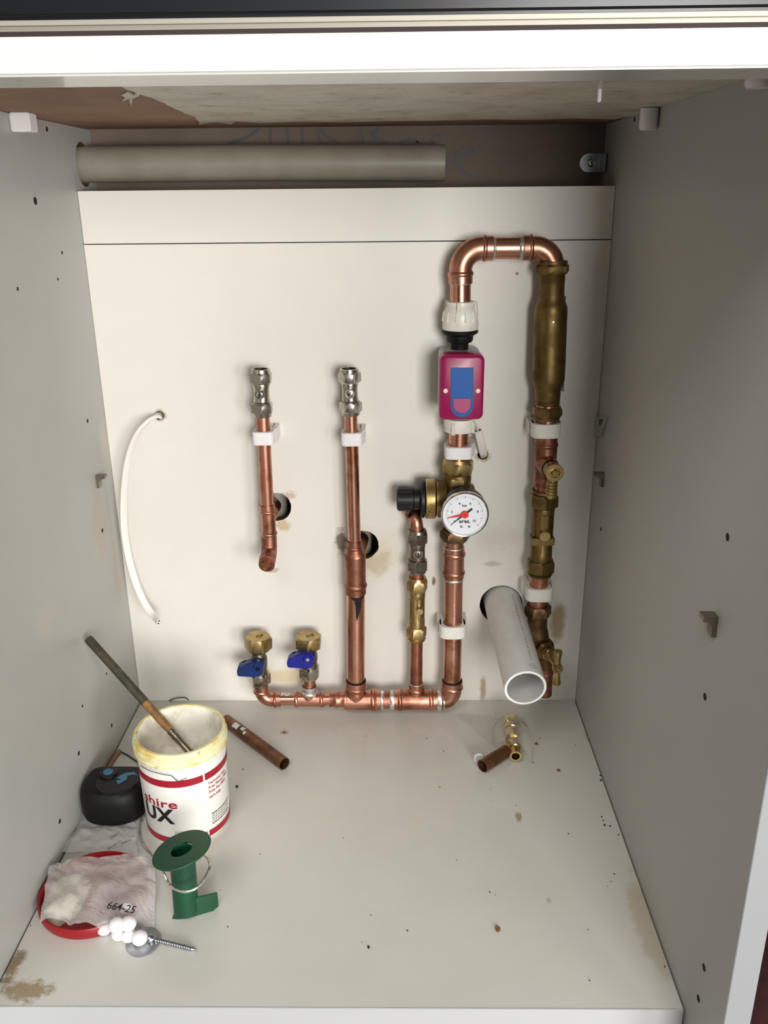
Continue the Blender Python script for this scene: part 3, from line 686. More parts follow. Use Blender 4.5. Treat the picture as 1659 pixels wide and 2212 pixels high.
# ================================================================== BRANCH C: bent pipe, isolating valve, check valve
bC = thing('bent_copper_pipe', PY(903, 1145), 'short bent copper pipe running out from behind the black adjuster cap', 'pipe')
bm = NB(); P = fillet([Vector((PY(892, 1090).x, .006, PY(892, 1090).z + .004)), PY(886, 1097, -.012), PY(899, 1122), PY(902, 1165)], .012, 8); tube(bm, P, RC, 28)
obj('pipe', bm, COPPER, bC)
bm = NB(); lathe(bm, PY(891, 1103, -.022), PY(895, 1113, -.027) - PY(886, 1097, -.013), [(-.004, .0078), (-.004, .0092), (.002, .0094), (.004, .0102), (.006, .0092), (.008, .0078)], 28); obj('fitting_collar', bm, COPPER_D, bC)
isolator(PY(902, 1144), PY(901.5, 1236), .0112, .0078, 'dull grey isolating valve with upright slot, directly above the small brass check valve', NICKEL_D, .0094, Vector((.06, -1, 0)), slot_ang=math.radians(90), ph=math.radians(30))
pipe(PY(901.5, 1225), PY(901.5, 1262), RC, COPPER, 'copper_link_pipe', bC)
def check_valve(name, ptop, pbot, af, rp, rb, nut, mat, label, stud, studr, wings=False, ph=0):
    t_, b_ = PY(*ptop), PY(*pbot); d = b_ - t_; L = d.length; d.normalize(); th = thing(name, b_, label, 'valve', 'brass check valves')
    bm = NB()
    lathe(bm, t_, d, [(L * .03, rp), (nut * L, rb * .98), (nut * L + .002, rb * 1.02), (nut * L + .007, rb * 1.0), (nut * L + .008, rb * .93), (L * .48, rb * .90), (L * (1 - nut) - .012, rb * .93), (L * (1 - nut) - .010, rb), (L * (1 - nut), rb * 1.0), (L * .97, rp)], 48)
    body = obj('body', bm, mat, th)
    bm = NB()
    for k in range(8):      # long ribs along the casting
        a = 2 * math.pi * k / 8 + .39; o = Vector((math.cos(a), math.sin(a), 0)) * rb * .90; s = Vector((-math.sin(a), math.cos(a), 0)) * rb * .26
        A = t_ + d * (L * nut + .006); B = t_ + d * (L * (1 - nut) - .010)
        prism(bm, [A + o + s, A + o * 1.10 + s * .3, A + o * 1.10 - s * .3, A + o - s], B - A)
    obj('ribs', bm, mat, body)
    if wings:
        m = t_ + d * L * .56; bm = NB(); box(bm, (m.x - rb * 1.02, m.y - rb * 1.0, m.z - .0045), (m.x + rb * 1.02, m.y + rb * .6, m.z + .0045), .001); obj('collar', bm, mat, body)
    for q0, q1, e in ((.04, nut, t_), (1 - nut, .96, b_)):
        bm = NB(); hexnut(bm, t_ + d * L * q0, t_ + d * L * q1, af, rp, .0022, ph)
        f = d if e is t_ else -d; lathe(bm, e, f, [(0, rp), (0, rp + .0025), (.003, rp + .0035), (.0045, rp)], 32); obj('compression_nut', bm, mat, th)
    s = PY(*stud, YP - rb * 1.5); c = Vector((s.x, YP - rb * .6, s.z))
    bm = NB(); sd = (s - c).normalized(); lathe(bm, c, sd, [(0, studr), ((s - c).length - .0008, studr), ((s - c).length, studr * .88), ((s - c).length, 0)], 30); obj('test_plug', bm, BRASS, th)
check_valve('check_valve', (901.5, 1246), (899.5, 1382), .0107, .0078, .0098, .22, BRASS, 'small brass check valve on the slim copper riser left of the pressure gauge riser', (907, 1322), .0042, ph=math.radians(10))
check_valve('check_valve', (1176, 1058), (1166, 1242), .0150, .0112, .0128, .19, BRASS_D, 'large ribbed brass check valve on the far right pipe below the drain cock', (1178, 1160), .0064, True, ph=math.radians(30))

# ================================================================== PRESSURE REDUCING VALVE
pv = thing('pressure_reducing_valve', PY(984, 1167), 'brass pressure reducing valve with a black adjuster cap, behind the dial gauge', 'valve')
def HX(px, z): v = PY(px, 1077); return Vector((v.x, YP, z))
zc = PY(960, 1077).z
bm = NB(); u0 = PY(989, 1022); lathe(bm, u0, -Z, [(0, .0112), (0, .0150), (.004, .0155), (.010, .0152), (.020, .0150), (.030, .0170), (.046, .0168), (.056, .0150), (.062, .0140)], 40)
lathe(bm, HX(946, zc), X, [(0, .016), (0, .0216), (.0095, .0216), (.011, .0195), (.020, .0185), (.028, .0178), (.038, .0175), (.0405, .0160), (.042, .0120), (.042, 0)], 44)
obj('body', bm, BRASS_D, pv)
bm = NB(); lathe(bm, HX(919, zc), X, [(0, 0), (0, .0222), (.001, .0230), (.0105, .0230), (.0115, .0215), (.0125, .0195), (.0150, .0195)], 48); bon = obj('spring_housing', bm, BRASS, pv)
tb = text_bm('PN20', .0060, HX(930, zc) + Vector((0, -.0232, -.006)), Vector((0, 0, 1)), Vector((-1, 0, 0)), .0008, bold=.00015, sx=1.15); obj('cast_lettering', tb, BRASS_D, bon)
bm = NB(); lathe(bm, HX(908, zc), X, [(0, 0), (0, .0205), (.0015, .0222), (.0045, .0222), (.0052, .0200), (.0052, 0)], 44)
lathe(bm, HX(857, zc), X, [(0, 0), (0, .0118), (.0012, .0132), (.019, .0136), (.020, .0128), (.0265, .0128), (.0265, 0)], 40)
for k in range(14):
    a = 2 * math.pi * k / 14; c = HX(859, zc) + Vector((0, math.cos(a), math.sin(a))) * .0133; box(bm, c + Vector((.001, -.0006, -.0006)), c + Vector((.016, .0006, .0006)))
obj('adjuster_cap', bm, BPLAST, pv, label='black plastic adjuster cap')
bm = NB(); a, b = PY(989, 994), PY(989, 1022); hexnut(bm, a, b, .0165, .0112, .003, math.radians(20)); lathe(bm, PY(989, 989), -Z, [(0, .0112), (0, .0150), (.004, .0165), (.005, .0112)], 40); obj('union_nut', bm, BRASS, pv)
bm = NB(); a, b = PY(983, 1142), PY(982, 1166); hexnut(bm, a, b, .0150, .0112, .003, math.radians(0)); obj('union_nut', bm, BRASS_C, pv, label='brown tarnished lower union nut')
bm = NB(); q = PY(988, 1046, YP - .0152); box(bm, (q.x - .0072, q.y - .0006, q.z - .0052), (q.x + .0072, q.y + .002, q.z + .0052), .001); obj('cast_pad', bm, BRASS, pv)
# gauge
G = PY(1004.5, 1113, -.085); R = .0256
ga = thing('pressure_gauge', Vector((G.x, -.060, G.z)), 'round white dial pressure gauge reading in bar, needle at zero', 'gauge')
bm = NB(); lathe(bm, (G.x, -.0600, G.z), (0, -1, 0), [(0, 0), (0, R * .80), (.002, R * .96), (.019, R * .985), (.021, R * .95), (.021, 0)], 64); obj('case', bm, BPLAST, ga)
bm = NB(); lathe(bm, (G.x, -.0785, G.z), (0, -1, 0), [(0, R * .97), (.001, R * 1.02), (.0045, R * 1.02), (.0062, R * .995), (.0068, R * .97), (.0066, R * .945), (.0050, R * .925), (.0025, R * .905), (.0020, R * .90)], 72); obj('bezel', bm, CHROME, ga)
bm = NB(); cyl(bm, (G.x, -.05, G.z), (G.x, -.062, G.z), .006); cyl(bm, (G.x, -.036, G.z), (G.x, -.055, G.z), .0085); obj('stem', bm, BRASS_D, ga)
yd = -.0812
bm = NB(); lathe(bm, (G.x, yd + .0012, G.z), (0, -1, 0), [(0, 0), (0, R * .91), (.0012, R * .91), (.0012, 0)], 64); dial = obj('dial', bm, DIAL, ga)
bm = NB(); yt = yd - .00025
def gp(r, deg, y=yt): a = math.radians(deg); return Vector((G.x + r * math.cos(a), y, G.z + r * math.sin(a)))
def bar_(bm, r0, r1, deg, w, y=yt, th=.0002):
    a = math.radians(deg); s = Vector((-math.sin(a), 0, math.cos(a))) * w
    prism(bm, [gp(r0, deg, y) + s, gp(r1, deg, y) + s, gp(r1, deg, y) - s, gp(r0, deg, y) - s], (0, th, 0))
for k in range(51):
    deg = 222 - k * 264 / 50; major = k % 5 == 0
    bar_(bm, R * (.70 if major else .75), R * .81, deg, .00022 if major else .00009)
obj('scale_ticks', bm, INK, dial)
bm = NB()
for s, r, k in (('0', .56, 0), ('2', .56, 2), ('4', .52, 4), ('6', .52, 6), ('8', .56, 8), ('10', .54, 10)):
    deg = 222 - k * 26.4; merge(bm, text_bm(s, .0040, gp(R * r, deg) + Vector((0, 0, .001 if k in (0, 10) else 0)), X, Z, .0002, bold=.00006))
merge(bm, text_bm('bar', .0042, (G.x - .0002, yt, G.z + R * .38), X, Z, .0002, bold=.00006))
obj('dial_figures', bm, INK, dial)
bm = text_bm('eres.', .0064, (G.x + .0002, yt, G.z - R * .33), X, Z, .0002, bold=.00014); obj('maker_lettering', bm, INK, dial)
for dx in (-.0032, .0052):
    bm = NB(); lathe(bm, (G.x + dx, yd - .0001, G.z - R * .56), (0, -1, 0), [(0, .0016), (.0006, .0015), (.0008, 0)], 18); obj('rivet', bm, NICKEL, dial)
bm = NB(); bar_(bm, -R * .40, -R * .08, 219, .0011, yd - .0012, .0004); bar_(bm, 0, R * .40, 219, .0008, yd - .0012, .0004)
prism(bm, [gp(R * .40, 219 + 2.6, yd - .0012), gp(R * .74, 219 + .5, yd - .0012), gp(R * .74, 219 - .5, yd - .0012), gp(R * .40, 219 - 2.6, yd - .0012)], (0, .0004, 0)); obj('black_needle', bm, INK, ga)
bm = NB(); prism(bm, [gp(R * .1, 192 + 40, yd - .0020), gp(R * .72, 192 + .9, yd - .0020), gp(R * .74, 192 - .9, yd - .0020), gp(R * .1, 192 - 40, yd - .0020)], (0, .0004, 0)); rn = obj('red_pointer', bm, REDN, ga)
bm = NB(); lathe(bm, (G.x, yd - .001, G.z), (0, -1, 0), [(0, .0041), (.0018, .0041), (.0022, .0036), (.0022, .0014), (.0012, .0012), (.0012, 0)], 28); obj('pointer_hub', bm, REDN, rn)

# ================================================================== UPPER RISER: pipe, clip, inline box
ub = thing('copper_link', PY(990, 985), 'short copper pipe between the magenta box and the brass reducing valve', 'pipe')
bm = NB(); cyl(bm, PY(992, 915), PY(989, 1000), RD); obj('pipe', bm, COPPER_B, ub)
ringclip('pipe_clip', PY(989.5, 973), RD, .0140, 'milky white clip just above the brass reducing valve', NYLON)
YM = -.072
F = [PY(a, b, YM) for a, b in ((951, 768), (1047, 768), (1044, 907), (949, 907))]
xm = sum(p.x for p in F) / 4; zt = F[0].z; zb = F[2].z; hw = (F[1].x - F[0].x + F[2].x - F[3].x) / 4; hh = (zt - zb) / 2; zm_ = (zt + zb) / 2
mb = thing('inline_valve_box', (xm, YP, zb - .012), 'magenta plastic control box with a blue front panel, fitted in the right riser', 'control box')
def slab(bm, y0, y1, w_, h_, r, ins, rr=.003, mi=0):
    A = rrect(w_, h_, r); rings = []
    for y, k in ((y0, ins), (y0 + .0012, ins * .35), (y0 + .003, 0), (y1, 0)):
        rings.append([bm.verts.new((xm + a * (1 - k / w_), y, zm_ + b * (1 - k / h_))) for a, b in A])
    bm.faces.new(rings[0]); bm.faces.new(rings[-1][::-1])
    for P_, Q_ in zip(rings, rings[1:]):
        for i in range(len(A)): bm.faces.new((P_[i], Q_[i], Q_[(i + 1) % len(A)], P_[(i + 1) % len(A)]))
bm = NB(); slab(bm, YM, YM + .022, hw, hh, .0062, .003); cover = obj('front_cover', bm, MAGENTA, mb, label='glossy magenta front cover')
bm = NB(); slab(bm, YM + .0222, -.014, hw * .97, hh * .985, .006, .0005); obj('rear_housing', bm, GPLAST, mb, label='grey white rear housing')
yf = YM - .0003
def Fp(px, py, y=yf): return PY(px, py, y)
def pill(x0, x1, ytop, ybot, y, n=16):
    cx = (x0 + x1) / 2; rx = (x1 - x0) / 2; P_ = [Fp(x0, ytop, y), Fp(x1, ytop, y)]
    for i in range(n + 1):
        a = math.pi * i / n; P_.append(Fp(cx + rx * math.cos(a), ybot - rx * 1.0 + rx * 1.0 * math.sin(a), y))
    return P_
bm = NB(); prism(bm, pill(973, 1023, 794, 902, yf), (0, .0006, 0)); pn = obj('panel_outline', bm, NAVY, cover)
bm = NB(); prism(bm, pill(975, 1021.5, 796, 900, yf - .0002), (0, .0004, 0)); obj('blue_panel', bm, BLUE, pn)
bm = NB(); prism(bm, pill(978, 1018, 860, 894, yf - .0004), (0, .0004, 0)); obj('inner_outline', bm, NAVY, pn)
bm = NB(); prism(bm, pill(979.5, 1016.5, 861.5, 892.5, yf - .0006), (0, .0004, 0)); obj('magenta_button', bm, MAGENTA_L, pn)
for px in (962.5, 1032.5):
    q = Fp(px, 844.5, YM); bm = NB(); lathe(bm, (q.x, q.y + .0003, q.z), (0, -1, 0), [(0, .0024), (.0007, .0024), (.0010, .0018), (.0010, .0008), (.0004, .0006), (.0004, 0)], 20); s_ = obj('screw', bm, WPLAST, cover)
# fittings above and below (part of the box assembly)
def LZ(bm, top_px, prof_px, mat, name, parent, n=40, label=None, cxp=None):
    """lathe down a vertical axis: list of (py, radius)"""
    base = PY(*top_px); zs = [(PY(cxp(py) if cxp else top_px[0], py).z, r) for py, r in prof_px]
    lathe(bm, (base.x, YP, 0), Z, [(z, r) for z, r in zs], n)
    return obj(name, bm, mat, parent, label=label)
bm = NB(); LZ(bm, (994, 700), [(711, .0), (711, .0185), (714, .0195), (718, .0192), (721, .0172), (724, .0146), (734, .0140), (738, .0128), (740, .0100), (742, .0094), (758, .0094), (758, 0)], BRUBBER, 'adapter', mb, label='black plastic adapter above the box')
bm = NB()
f1 = LZ(bm, (994.5, 700), [(650, .0112), (651, .0152), (656, .0156), (656.5, .0148), (661, .0150), (663, .0158), (675, .0186), (680, .0190), (708, .0191), (711, .0186), (712, .0112)], WPLAST, 'push_fit_collar', mb, label='white push fit collar with raised ribs')
bm = NB(); c_ = PY(994.5, 680)
for k in range(12):
    a = 2 * math.pi * k / 12 + .2; u = Vector((math.cos(a), math.sin(a), 0)); s = Vector((-math.sin(a), math.cos(a), 0)) * .0012
    z0, z1 = PY(994, 672).z, PY(994, 692).z; b0 = Vector((c_.x, YP, z0)); b1 = Vector((c_.x, YP, z1))
    prism(bm, [b0 + u * .0178 + s, b0 + u * .0190, b0 + u * .0178 - s], b1 - b0 + u * .0012)
for a in (-100, -20, 150):
    a = math.radians(a); u = Vector((math.cos(a), math.sin(a), 0)); s = Vector((-math.sin(a), math.cos(a), 0)) * .0018
    z0, z1 = PY(994, 650).z, PY(994, 674).z; b0 = Vector((c_.x, YP, z0)); prism(bm, [b0 + u * .0150 + s, b0 + u * .0172 + s, b0 + u * .0172 - s, b0 + u * .0150 - s], Vector((0, 0, z1 - z0)) + u * .0018)
obj('collar_rib', bm, WPLAST_Y, f1)
bm = NB(); f2 = LZ(bm, (992, 915), [(902, 0), (902, .0170), (917, .0168), (921, .0164), (922, .0156), (924, .0155), (927, .0166), (930, .0162), (931, .0112), (931, 0)], WPLAST, 'push_fit_collar', mb, label='white push fit collar below the box')
bm = NB(); c_ = PY(992, 915)
for a in (-115, -25, 60, 150):
    a = math.radians(a); u = Vector((math.cos(a), math.sin(a), 0)); s = Vector((-math.sin(a), math.cos(a), 0)) * .0018
    z0, z1 = PY(992, 908).z, PY(992, 932).z; b0 = Vector((c_.x, YP, z0)); prism(bm, [b0 + u * .0160 + s, b0 + u * .0182 + s, b0 + u * .0182 - s, b0 + u * .0160 - s], Vector((0, 0, z1 - z0)))
obj('collar_rib', bm, WPLAST_Y, f2)

# ================================================================== TOP LOOP
lp = thing('copper_loop', PY(995, 650), 'copper loop of two elbows crossing from the magenta box to the brass cylinder', 'pipe')
pipe(PY(995, 590), PY(994.5, 662), RD, COPPER_B, 'pipe', lp)
zL = PY(1090, 536).z
def HL(px): v = PY(px, 536); return Vector((v.x, YP, zL))
bm = NB(); tube(bm, fillet([PY(995, 600), Vector((PY(995, 560).x, YP, zL)), HL(1052)], .0215, 18), .0120, 40)
socket(bm, PY(995, 612), PY(995, 586), .0126); socket(bm, HL(1064), HL(1042), .0126); obj('elbow', bm, COPPER, lp)
pipe(HL(1056), HL(1140), RD, COPPER_B, 'pipe', lp)
bm = NB(); tube(bm, fillet([HL(1138), Vector((PY(1194, 560).x, YP, zL)), PY(1194, 580)], .0200, 18), .0119, 40)
socket(bm, HL(1130), HL(1150), .0126); obj('elbow', bm, COPPER, lp)
solder(HL(1067), X, .0114, .0015, lp); solder(HL(1126), X, .0116, .0028, lp); solder(PY(995, 613), Z, .0111, .0007, lp)

# ================================================================== BRASS CYLINDER
by = thing('brass_filter_cylinder', PY(1182, 900), 'long tarnished brass cylinder hanging on the right pipe below the copper loop', 'filter')
t_, b_ = PY(1194, 563), PY(1181, 905); d = b_ - t_
def tY(py): return (PY(1194 - 13 * (py - 563) / 342, py) - t_).length
bm = NB(); prof = [(590, .0130), (594, .0137), (595.5, .0131), (599, .0138), (600.5, .0131), (604, .0138), (605.5, .0131), (609, .0138), (612, .0132), (640, .0134), (648, .0140), (656, .0158), (664, .0172), (674, .0174), (800, .0178), (820, .0177), (828, .0168), (838, .0145), (845, .0139), (862, .0138), (864, .0131), (866, .0138), (868, .0131), (871, .0138), (874, .0125), (876, .0110)]
lathe(bm, t_, d, [(tY(a), r) for a, r in prof], 48); bd = obj('body', bm, BRASS_D, by)
bm = NB(); lathe(bm, t_ + d.normalized() * (tY(716) if 0 else tY(692)) + Vector((.0004, -.0172, 0)), (0, -1, 0), [(0, .0016), (.0006, .0014), (.0008, 0)], 12); obj('dimple', bm, BRASS_B, bd)
bm = NB(); hexnut(bm, t_ + d.normalized() * tY(569), t_ + d.normalized() * tY(592), .0158, .0112, .0025, math.radians(10)); lathe(bm, t_, d, [(0, .0112), (0, .0150), (.003, .0155), (.004, .0112)], 40); obj('compression_nut', bm, BRASS_D, by)
bm = NB(); hexnut(bm, t_ + d.normalized() * tY(877), t_ + d.normalized() * tY(899), .0152, .0112, .0025, math.radians(30)); lathe(bm, t_ + d.normalized() * tY(898), d, [(0, .0150), (.0035, .0140), (.0035, .0112)], 40); obj('compression_nut', bm, BRASS_D, by)
bm = NB(); lathe(bm, t_ + d.normalized() * tY(872), d, [(0, .0128), (.003, .0128)], 40); obj('olive', bm, COPPER_B, by)
# torn label at its right flank
bm = NB(); prev = None
for i in range(14):
    py = 640 + i * 16; c_ = t_ + d.normalized() * tY(py); rr = .0182 if py > 662 else .0160
    a0 = math.radians(8 + 10 * noise.noise(Vector((i * .7, 0, 0)))); a1 = math.radians(55)
    row = [bm.verts.new((c_.x + rr * math.cos(a0 + (a1 - a0) * k / 5), c_.y + rr * math.sin(a0 + (a1 - a0) * k / 5) , c_.z)) for k in range(6)]
    if prev:
        for k in range(5): bm.faces.new((prev[k], prev[k + 1], row[k + 1], row[k]))
    prev = row
obj('torn_label', bm, GPLAST, by)

# ================================================================== DRAIN COCK TEE
dt = thing('drain_tee', PY(1176, 1060), 'dull copper tee with a brass drain cock and ribbed hose tail', 'drain cock')
bm = NB(); cyl(bm, PY(1182, 900), PY(1179, 960), RD); cyl(bm, PY(1177, 1040), PY(1176, 1072), RD); obj('pipe', bm, COPPER, dt)
bm = NB(); a_, b_ = PY(1180.5, 942), PY(1176, 1048); cyl(bm, a_, b_, .0124, 40); L = (b_ - a_).length; dd = (b_ - a_).normalized()
bead(bm, a_ + dd * L * .17, dd, .0125, .0022, .0010); bead(bm, a_ + dd * L * .87, dd, .0125, .0022, .0010)
m_ = a_ + dd * L * .54; q_ = PY(1195, 1022, -.062)
dirb = (Vector((q_.x, q_.y, m_.z)) - m_).normalized()
lathe(bm, m_, dirb, [(0, .0120), (.012, .0116), (.017, .0108), (.022, .0100)], 36); obj('tee', bm, COPPER_D, dt)
ck = m_ + dirb * .018
bm = NB(); lathe(bm, ck, dirb, [(0, .0092), (.016, .0092), (.0175, .0098), (.0200, .0100), (.0205, .0094), (.0205, .0058), (.0190, .0054), (.0190, 0)], 40)
bdy = obj('cock_body', bm, BRASS, dt, label='round brass drain cock')
bm = NB(); e_ = ck + dirb * .0185; lathe(bm, e_, dirb, [(0, .0048), (.001, .0045), (.006, .0036), (.007, .0030), (.007, 0)], 24, af=.0037, sides=4); obj('spindle', bm, BRASS_B, bdy)
bm = NB(); h0 = ck + dirb * .012 + Vector((0, 0, -.006)); pr_ = [(0, .0056), (.006, .0056)]
for k in range(5): pr_ += [(.007 + k * .0034, .0066), (.0098 + k * .0034, .0058)]
pr_ += [(.0255, .0050), (.0255, .0036), (.018, .0034)]
lathe(bm, h0, -Z, pr_, 32); obj('hose_tail', bm, BRASS, dt, label='ribbed brass hose tail')
ringclip('pipe_clip', PY(1178, 926), RD, .0160, 'grubby white clip on the far right pipe, just below the brass cylinder', WPLAST, False)
ringclip('pipe_clip', PY(1163, 1277), RD, .0160, 'grubby white clip on the far right pipe, just above the stopcock', WPLAST, False)

# ================================================================== STOPCOCK
sk = thing('stopcock', PY(1160, 1420), 'brown brass stopcock with a tee handle behind the white waste pipe', 'stopcock')
bm = NB(); cyl(bm, PY(1166, 1225), PY(1162, 1310), RD); obj('pipe', bm, COPPER, sk)
bm = NB(); hexnut(bm, PY(1162, 1306), PY(1161.5, 1330), .0140, .0112, .0025, math.radians(0)); obj('compression_nut', bm, BRASS_C, sk)
yk = YP
bm = NB(); body = fillet([PY(1161, 1328), PY(1161, 1352), PY(1167, 1385), PY(1176, 1412), PY(1180, 1440)], .03, 6)
tube(bm, body, [.0118] * 2 + [.0114] * (len(body) - 6) + [.0130, .0135, .0120, .0105], 32); obj('body', bm, BRASS_C, sk)
bo = PY(1172, 1396, -.036); hn = PY(1204.5, 1443, -.085); ds = (hn - bo).normalized(); LH = (hn - bo).length
bm = NB(); lathe(bm, bo, ds, [(-.010, .0100), (-.002, .0128), (.004, .0132), (.005, .0124), (.007, .0120)], 36); obj('bonnet', bm, BRASS_C, sk)
bm = NB(); hexnut(bm, bo + ds * .006, bo + ds * .014, .0105, .0045, .0014); obj('bonnet_nut', bm, BRASS_D, sk)
bm = NB(); hexnut(bm, bo + ds * .015, bo + ds * .023, .0068, .003, .001, math.radians(15)); obj('gland_nut', bm, BRASS, sk)
bm = NB(); cyl(bm, bo + ds * .02, hn, .0030, 24); obj('spindle', bm, BRASS, sk)
bm = NB(); lathe(bm, hn - ds * .006, ds, [(0, .0038), (.002, .0056), (.008, .0060), (.010, .0052), (.0100, .0030), (.0085, .0020), (.0085, 0)], 32)
hz = Vector((-.02, -.05, 1)).normalized(); hz = (hz - ds * hz.dot(ds) * .55).normalized()
for s in (1, -1):
    lathe(bm, hn + hz * s * .002 - ds * .001, hz * s, [(0, .0038), (.008, .0036), (.014, .0042), (.0185, .0050), (.0205, .0046), (.0212, .002), (.0212, 0)], 28)
obj('tee_handle', bm, BRASS, sk, label='brass tee handle')
bm = NB(); hn2 = hn + ds * .0028; lathe(bm, hn2, ds, [(0, .0022), (.0012, .0020), (.0018, 0)], 16); obj('handle_screw', bm, BRASS_B, sk)
bm = NB(); P_ = [PY(1178, 1432), PY(1178, 1460), PY(1176, 1500)]; tube(bm, P_, .0090, 24); bead(bm, PY(1178, 1452), Z, .0090, .002, .0014); obj('supply_pipe', bm, COPPER_D, sk)

# ================================================================== WHITE WASTE PIPE
wp = thing('waste_pipe', PY(1135, 1486, -.158), 'short white plastic waste pipe sticking out of the large hole at lower right', 'pipe')
A = Vector((cS.x + .0003, .045, cS.z + .0075)); B = PY(1135, 1486, -.158); dw = (B - A).normalized()
bm = NB(); tube(bm, [A, A.lerp(B, .5), B], .0226, 64, wall=.0024); obj('tube', bm, WASTE, wp)
bm = NB(); lathe(bm, B - dw * .0002, dw, [(0, .0203), (0, .0226), (.0006, .0225), (.0006, .0201), (0, .0203)], 90)
for v in bm.verts:
    k = noise.noise(v.co * 900) * .0004
    if (v.co - B - dw * (v.co - B).dot(dw)).length < .0212: v.co += (v.co - B).normalized() * -abs(k)
obj('cut_rim', bm, WASTE_CUT, wp, label='bright sawn rim')
u_, v_, _ = frame(dw)
side = (Vector((0, 0, 1)) * .92 + Vector((.38, 0, 0))).normalized(); side = (side - dw * side.dot(dw)).normalized()
bm = NB(); r_ = .0227
crs = dw.cross(side)
def onpipe(s, off): a = off / r_; return B - dw * s + (side * math.cos(a) + crs * math.sin(a)) * r_
k = .022
while k < .145:
    ln = random.uniform(.0015, .006)
    if random.random() < .82:
        m = k
        while m < k + ln:
            w_ = random.uniform(.0004, .0008); ww = random.uniform(.0008, .0012)
            bm.faces.new([bm.verts.new(onpipe(m + a * w_, b * ww)) for a, b in ((0, -1), (1, -.8), (1, .8), (0, 1))]); m += .0016
    k += ln + random.uniform(.001, .004)
for i in range(20):
    a0, a1 = 2 * math.pi * i / 20, 2 * math.pi * (i + 1) / 20
    bm.faces.new([bm.verts.new(onpipe(.0105 + rr * math.cos(a), rr * math.sin(a) * 1.3)) for a, rr in ((a0, .0034), (a1, .0034), (a1, .0030), (a0, .0030))])
for s_ in ((-.8, .3), (.8, -.2), (.1, .9)):
    bm.faces.new([bm.verts.new(onpipe(.0105 + a, b)) for a, b in ((s_[0] * .002 - .0002, s_[1] * .002), (s_[0] * .002 + .0002, s_[1] * .002 + .0002), (-s_[0] * .001 + .0002, -s_[1] * .001), (-s_[0] * .001 - .0002, -s_[1] * .001 - .0002))])
obj('printed_marking', bm, GREYINK, wp, dbl=False)

# ================================================================== CABLES
ca = thing('white_cable', PY(343, 1345, -.03), 'long curved white flat cable coming out of the small hole at upper left', 'cable')
cp = [(352, 899, .012), (340, 899, -.006), (322, 908, -.016), (300, 932, -.020), (284, 965, -.021), (273, 1010, -.021), (267, 1075, -.021), (268, 1140, -.021), (277, 1200, -.022), (292, 1255, -.024), (312, 1302, -.026), (330, 1328, -.031), (343, 1344, -.043)]
P = smooth_path([PY(a, b, c) for a, b, c in cp], 6)
def tw(t, tan):
    ang = math.radians(78 - 76 * min(1, max(0, (t - .15) / .85)))
    f = Vector((0, -1, 0)); s = tan.cross(f).normalized(); f = s.cross(tan).normalized()
    return (s * math.cos(ang) + f * math.sin(ang)), (f * math.cos(ang) - s * math.sin(ang))
bm = NB(); tube(bm, P, 1, 24, sec=(.0043, .0021), twist=tw); obj('sheath', bm, CABLE, ca)
e = P[-1]; te = (P[-1] - P[-2]).normalized(); s_, f_ = tw(1, te)
for k in (-.0018, .0018):
    bm = NB(); cyl(bm, e + s_ * k - te * .002, e + s_ * k + te * .0004, .0011, 14); cr = obj('core', bm, SPECK, ca)
    bm = NB(); cyl(bm, e + s_ * k, e + s_ * k + te * .0007, .0007, 10); obj('copper_strand', bm, COPPER, cr)
cb = thing('cable_stub', cD, 'short white cable end poking up from a small hole beside the magenta box', 'cable')
P = smooth_path([PY(1046, 986, .010), PY(1043, 975, -.006), PY(1039, 955, -.018), PY(1032.5, 930, -.027)], 6)
def tw2(t, tan): f = Vector((0, -1, 0)); s = tan.cross(f).normalized(); return s, s.cross(tan).normalized()
bm = NB(); tube(bm, P, 1, 24, sec=(.0046, .0027), twist=tw2); obj('sheath', bm, CABLE, cb)
e = P[-1]; te = (P[-1] - P[-2]).normalized(); s_, f_ = tw2(1, te)
for k in (-.0021, .0021):
    bm = NB(); cyl(bm, e + s_ * k - te * .002, e + s_ * k + te * .0004, .0012, 14); cr = obj('core', bm, SPECK, cb)
    bm = NB(); cyl(bm, e + s_ * k, e + s_ * k + te * .0007, .0006, 10); obj('copper_strand', bm, COPPER, cr)

# ================================================================== FLOOR THINGS
# ---- tub
TX, TY, TH = -.1675, -.2245, .1105; R0, R1 = .0425, .0450
tb_ = thing('plastic_tub', (TX, TY, 0), 'white plastic tub of dried paste with red bands and black lettering, rim yellowed', 'tub')
def rz(z): return R0 + (R1 - R0) * z / TH
bm = NB(); lathe(bm, (TX, TY, 0), Z, [(.002, 0), (.0005, R0 - .004), (0, R0 - .002), (.003, R0), (TH - .012, rz(TH - .012)), (TH - .012, R1 + .0001), (TH - .010, R1 + .001), (TH, R1), (TH, R1 - .002), (.004, R0 - .002), (.004, 0)], 80)
tub = obj('body', bm, TUB, tb_)
bm = NB(); pr_ = [(TH - .0155, R1 - .0002), (TH - .0150, R1 + .0016), (TH - .0128, R1 + .0018), (TH - .0120, R1 + .0008), (TH - .0095, R1 + .0008), (TH - .0085, R1 + .0020), (TH - .0060, R1 + .0021), (TH - .0050, R1 + .0010), (TH - .0010, R1 + .0010), (TH + .0004, R1), (TH + .0004, R1 - .0026), (TH - .006, R1 - .0028)]
lathe(bm, (TX, TY, 0), Z, pr_, 96)
for v in bm.verts: v.co += Vector((0, 0, noise.noise(v.co * 60) * .0008))
obj('rim', bm, RIM, tb_, label='ridged yellowed rim')
FC = math.atan2(CAM.x - TX, -(CAM.y - TY))
def cmap(phi0, z0, rot=0.0, off=.0004):
    def f(u, v):
        a = math.radians(phi0) + FC + u / R0; z = z0 + v; r = rz(z) + off; return Vector((TX + r * math.sin(a), TY - r * math.cos(a), z))
    return f
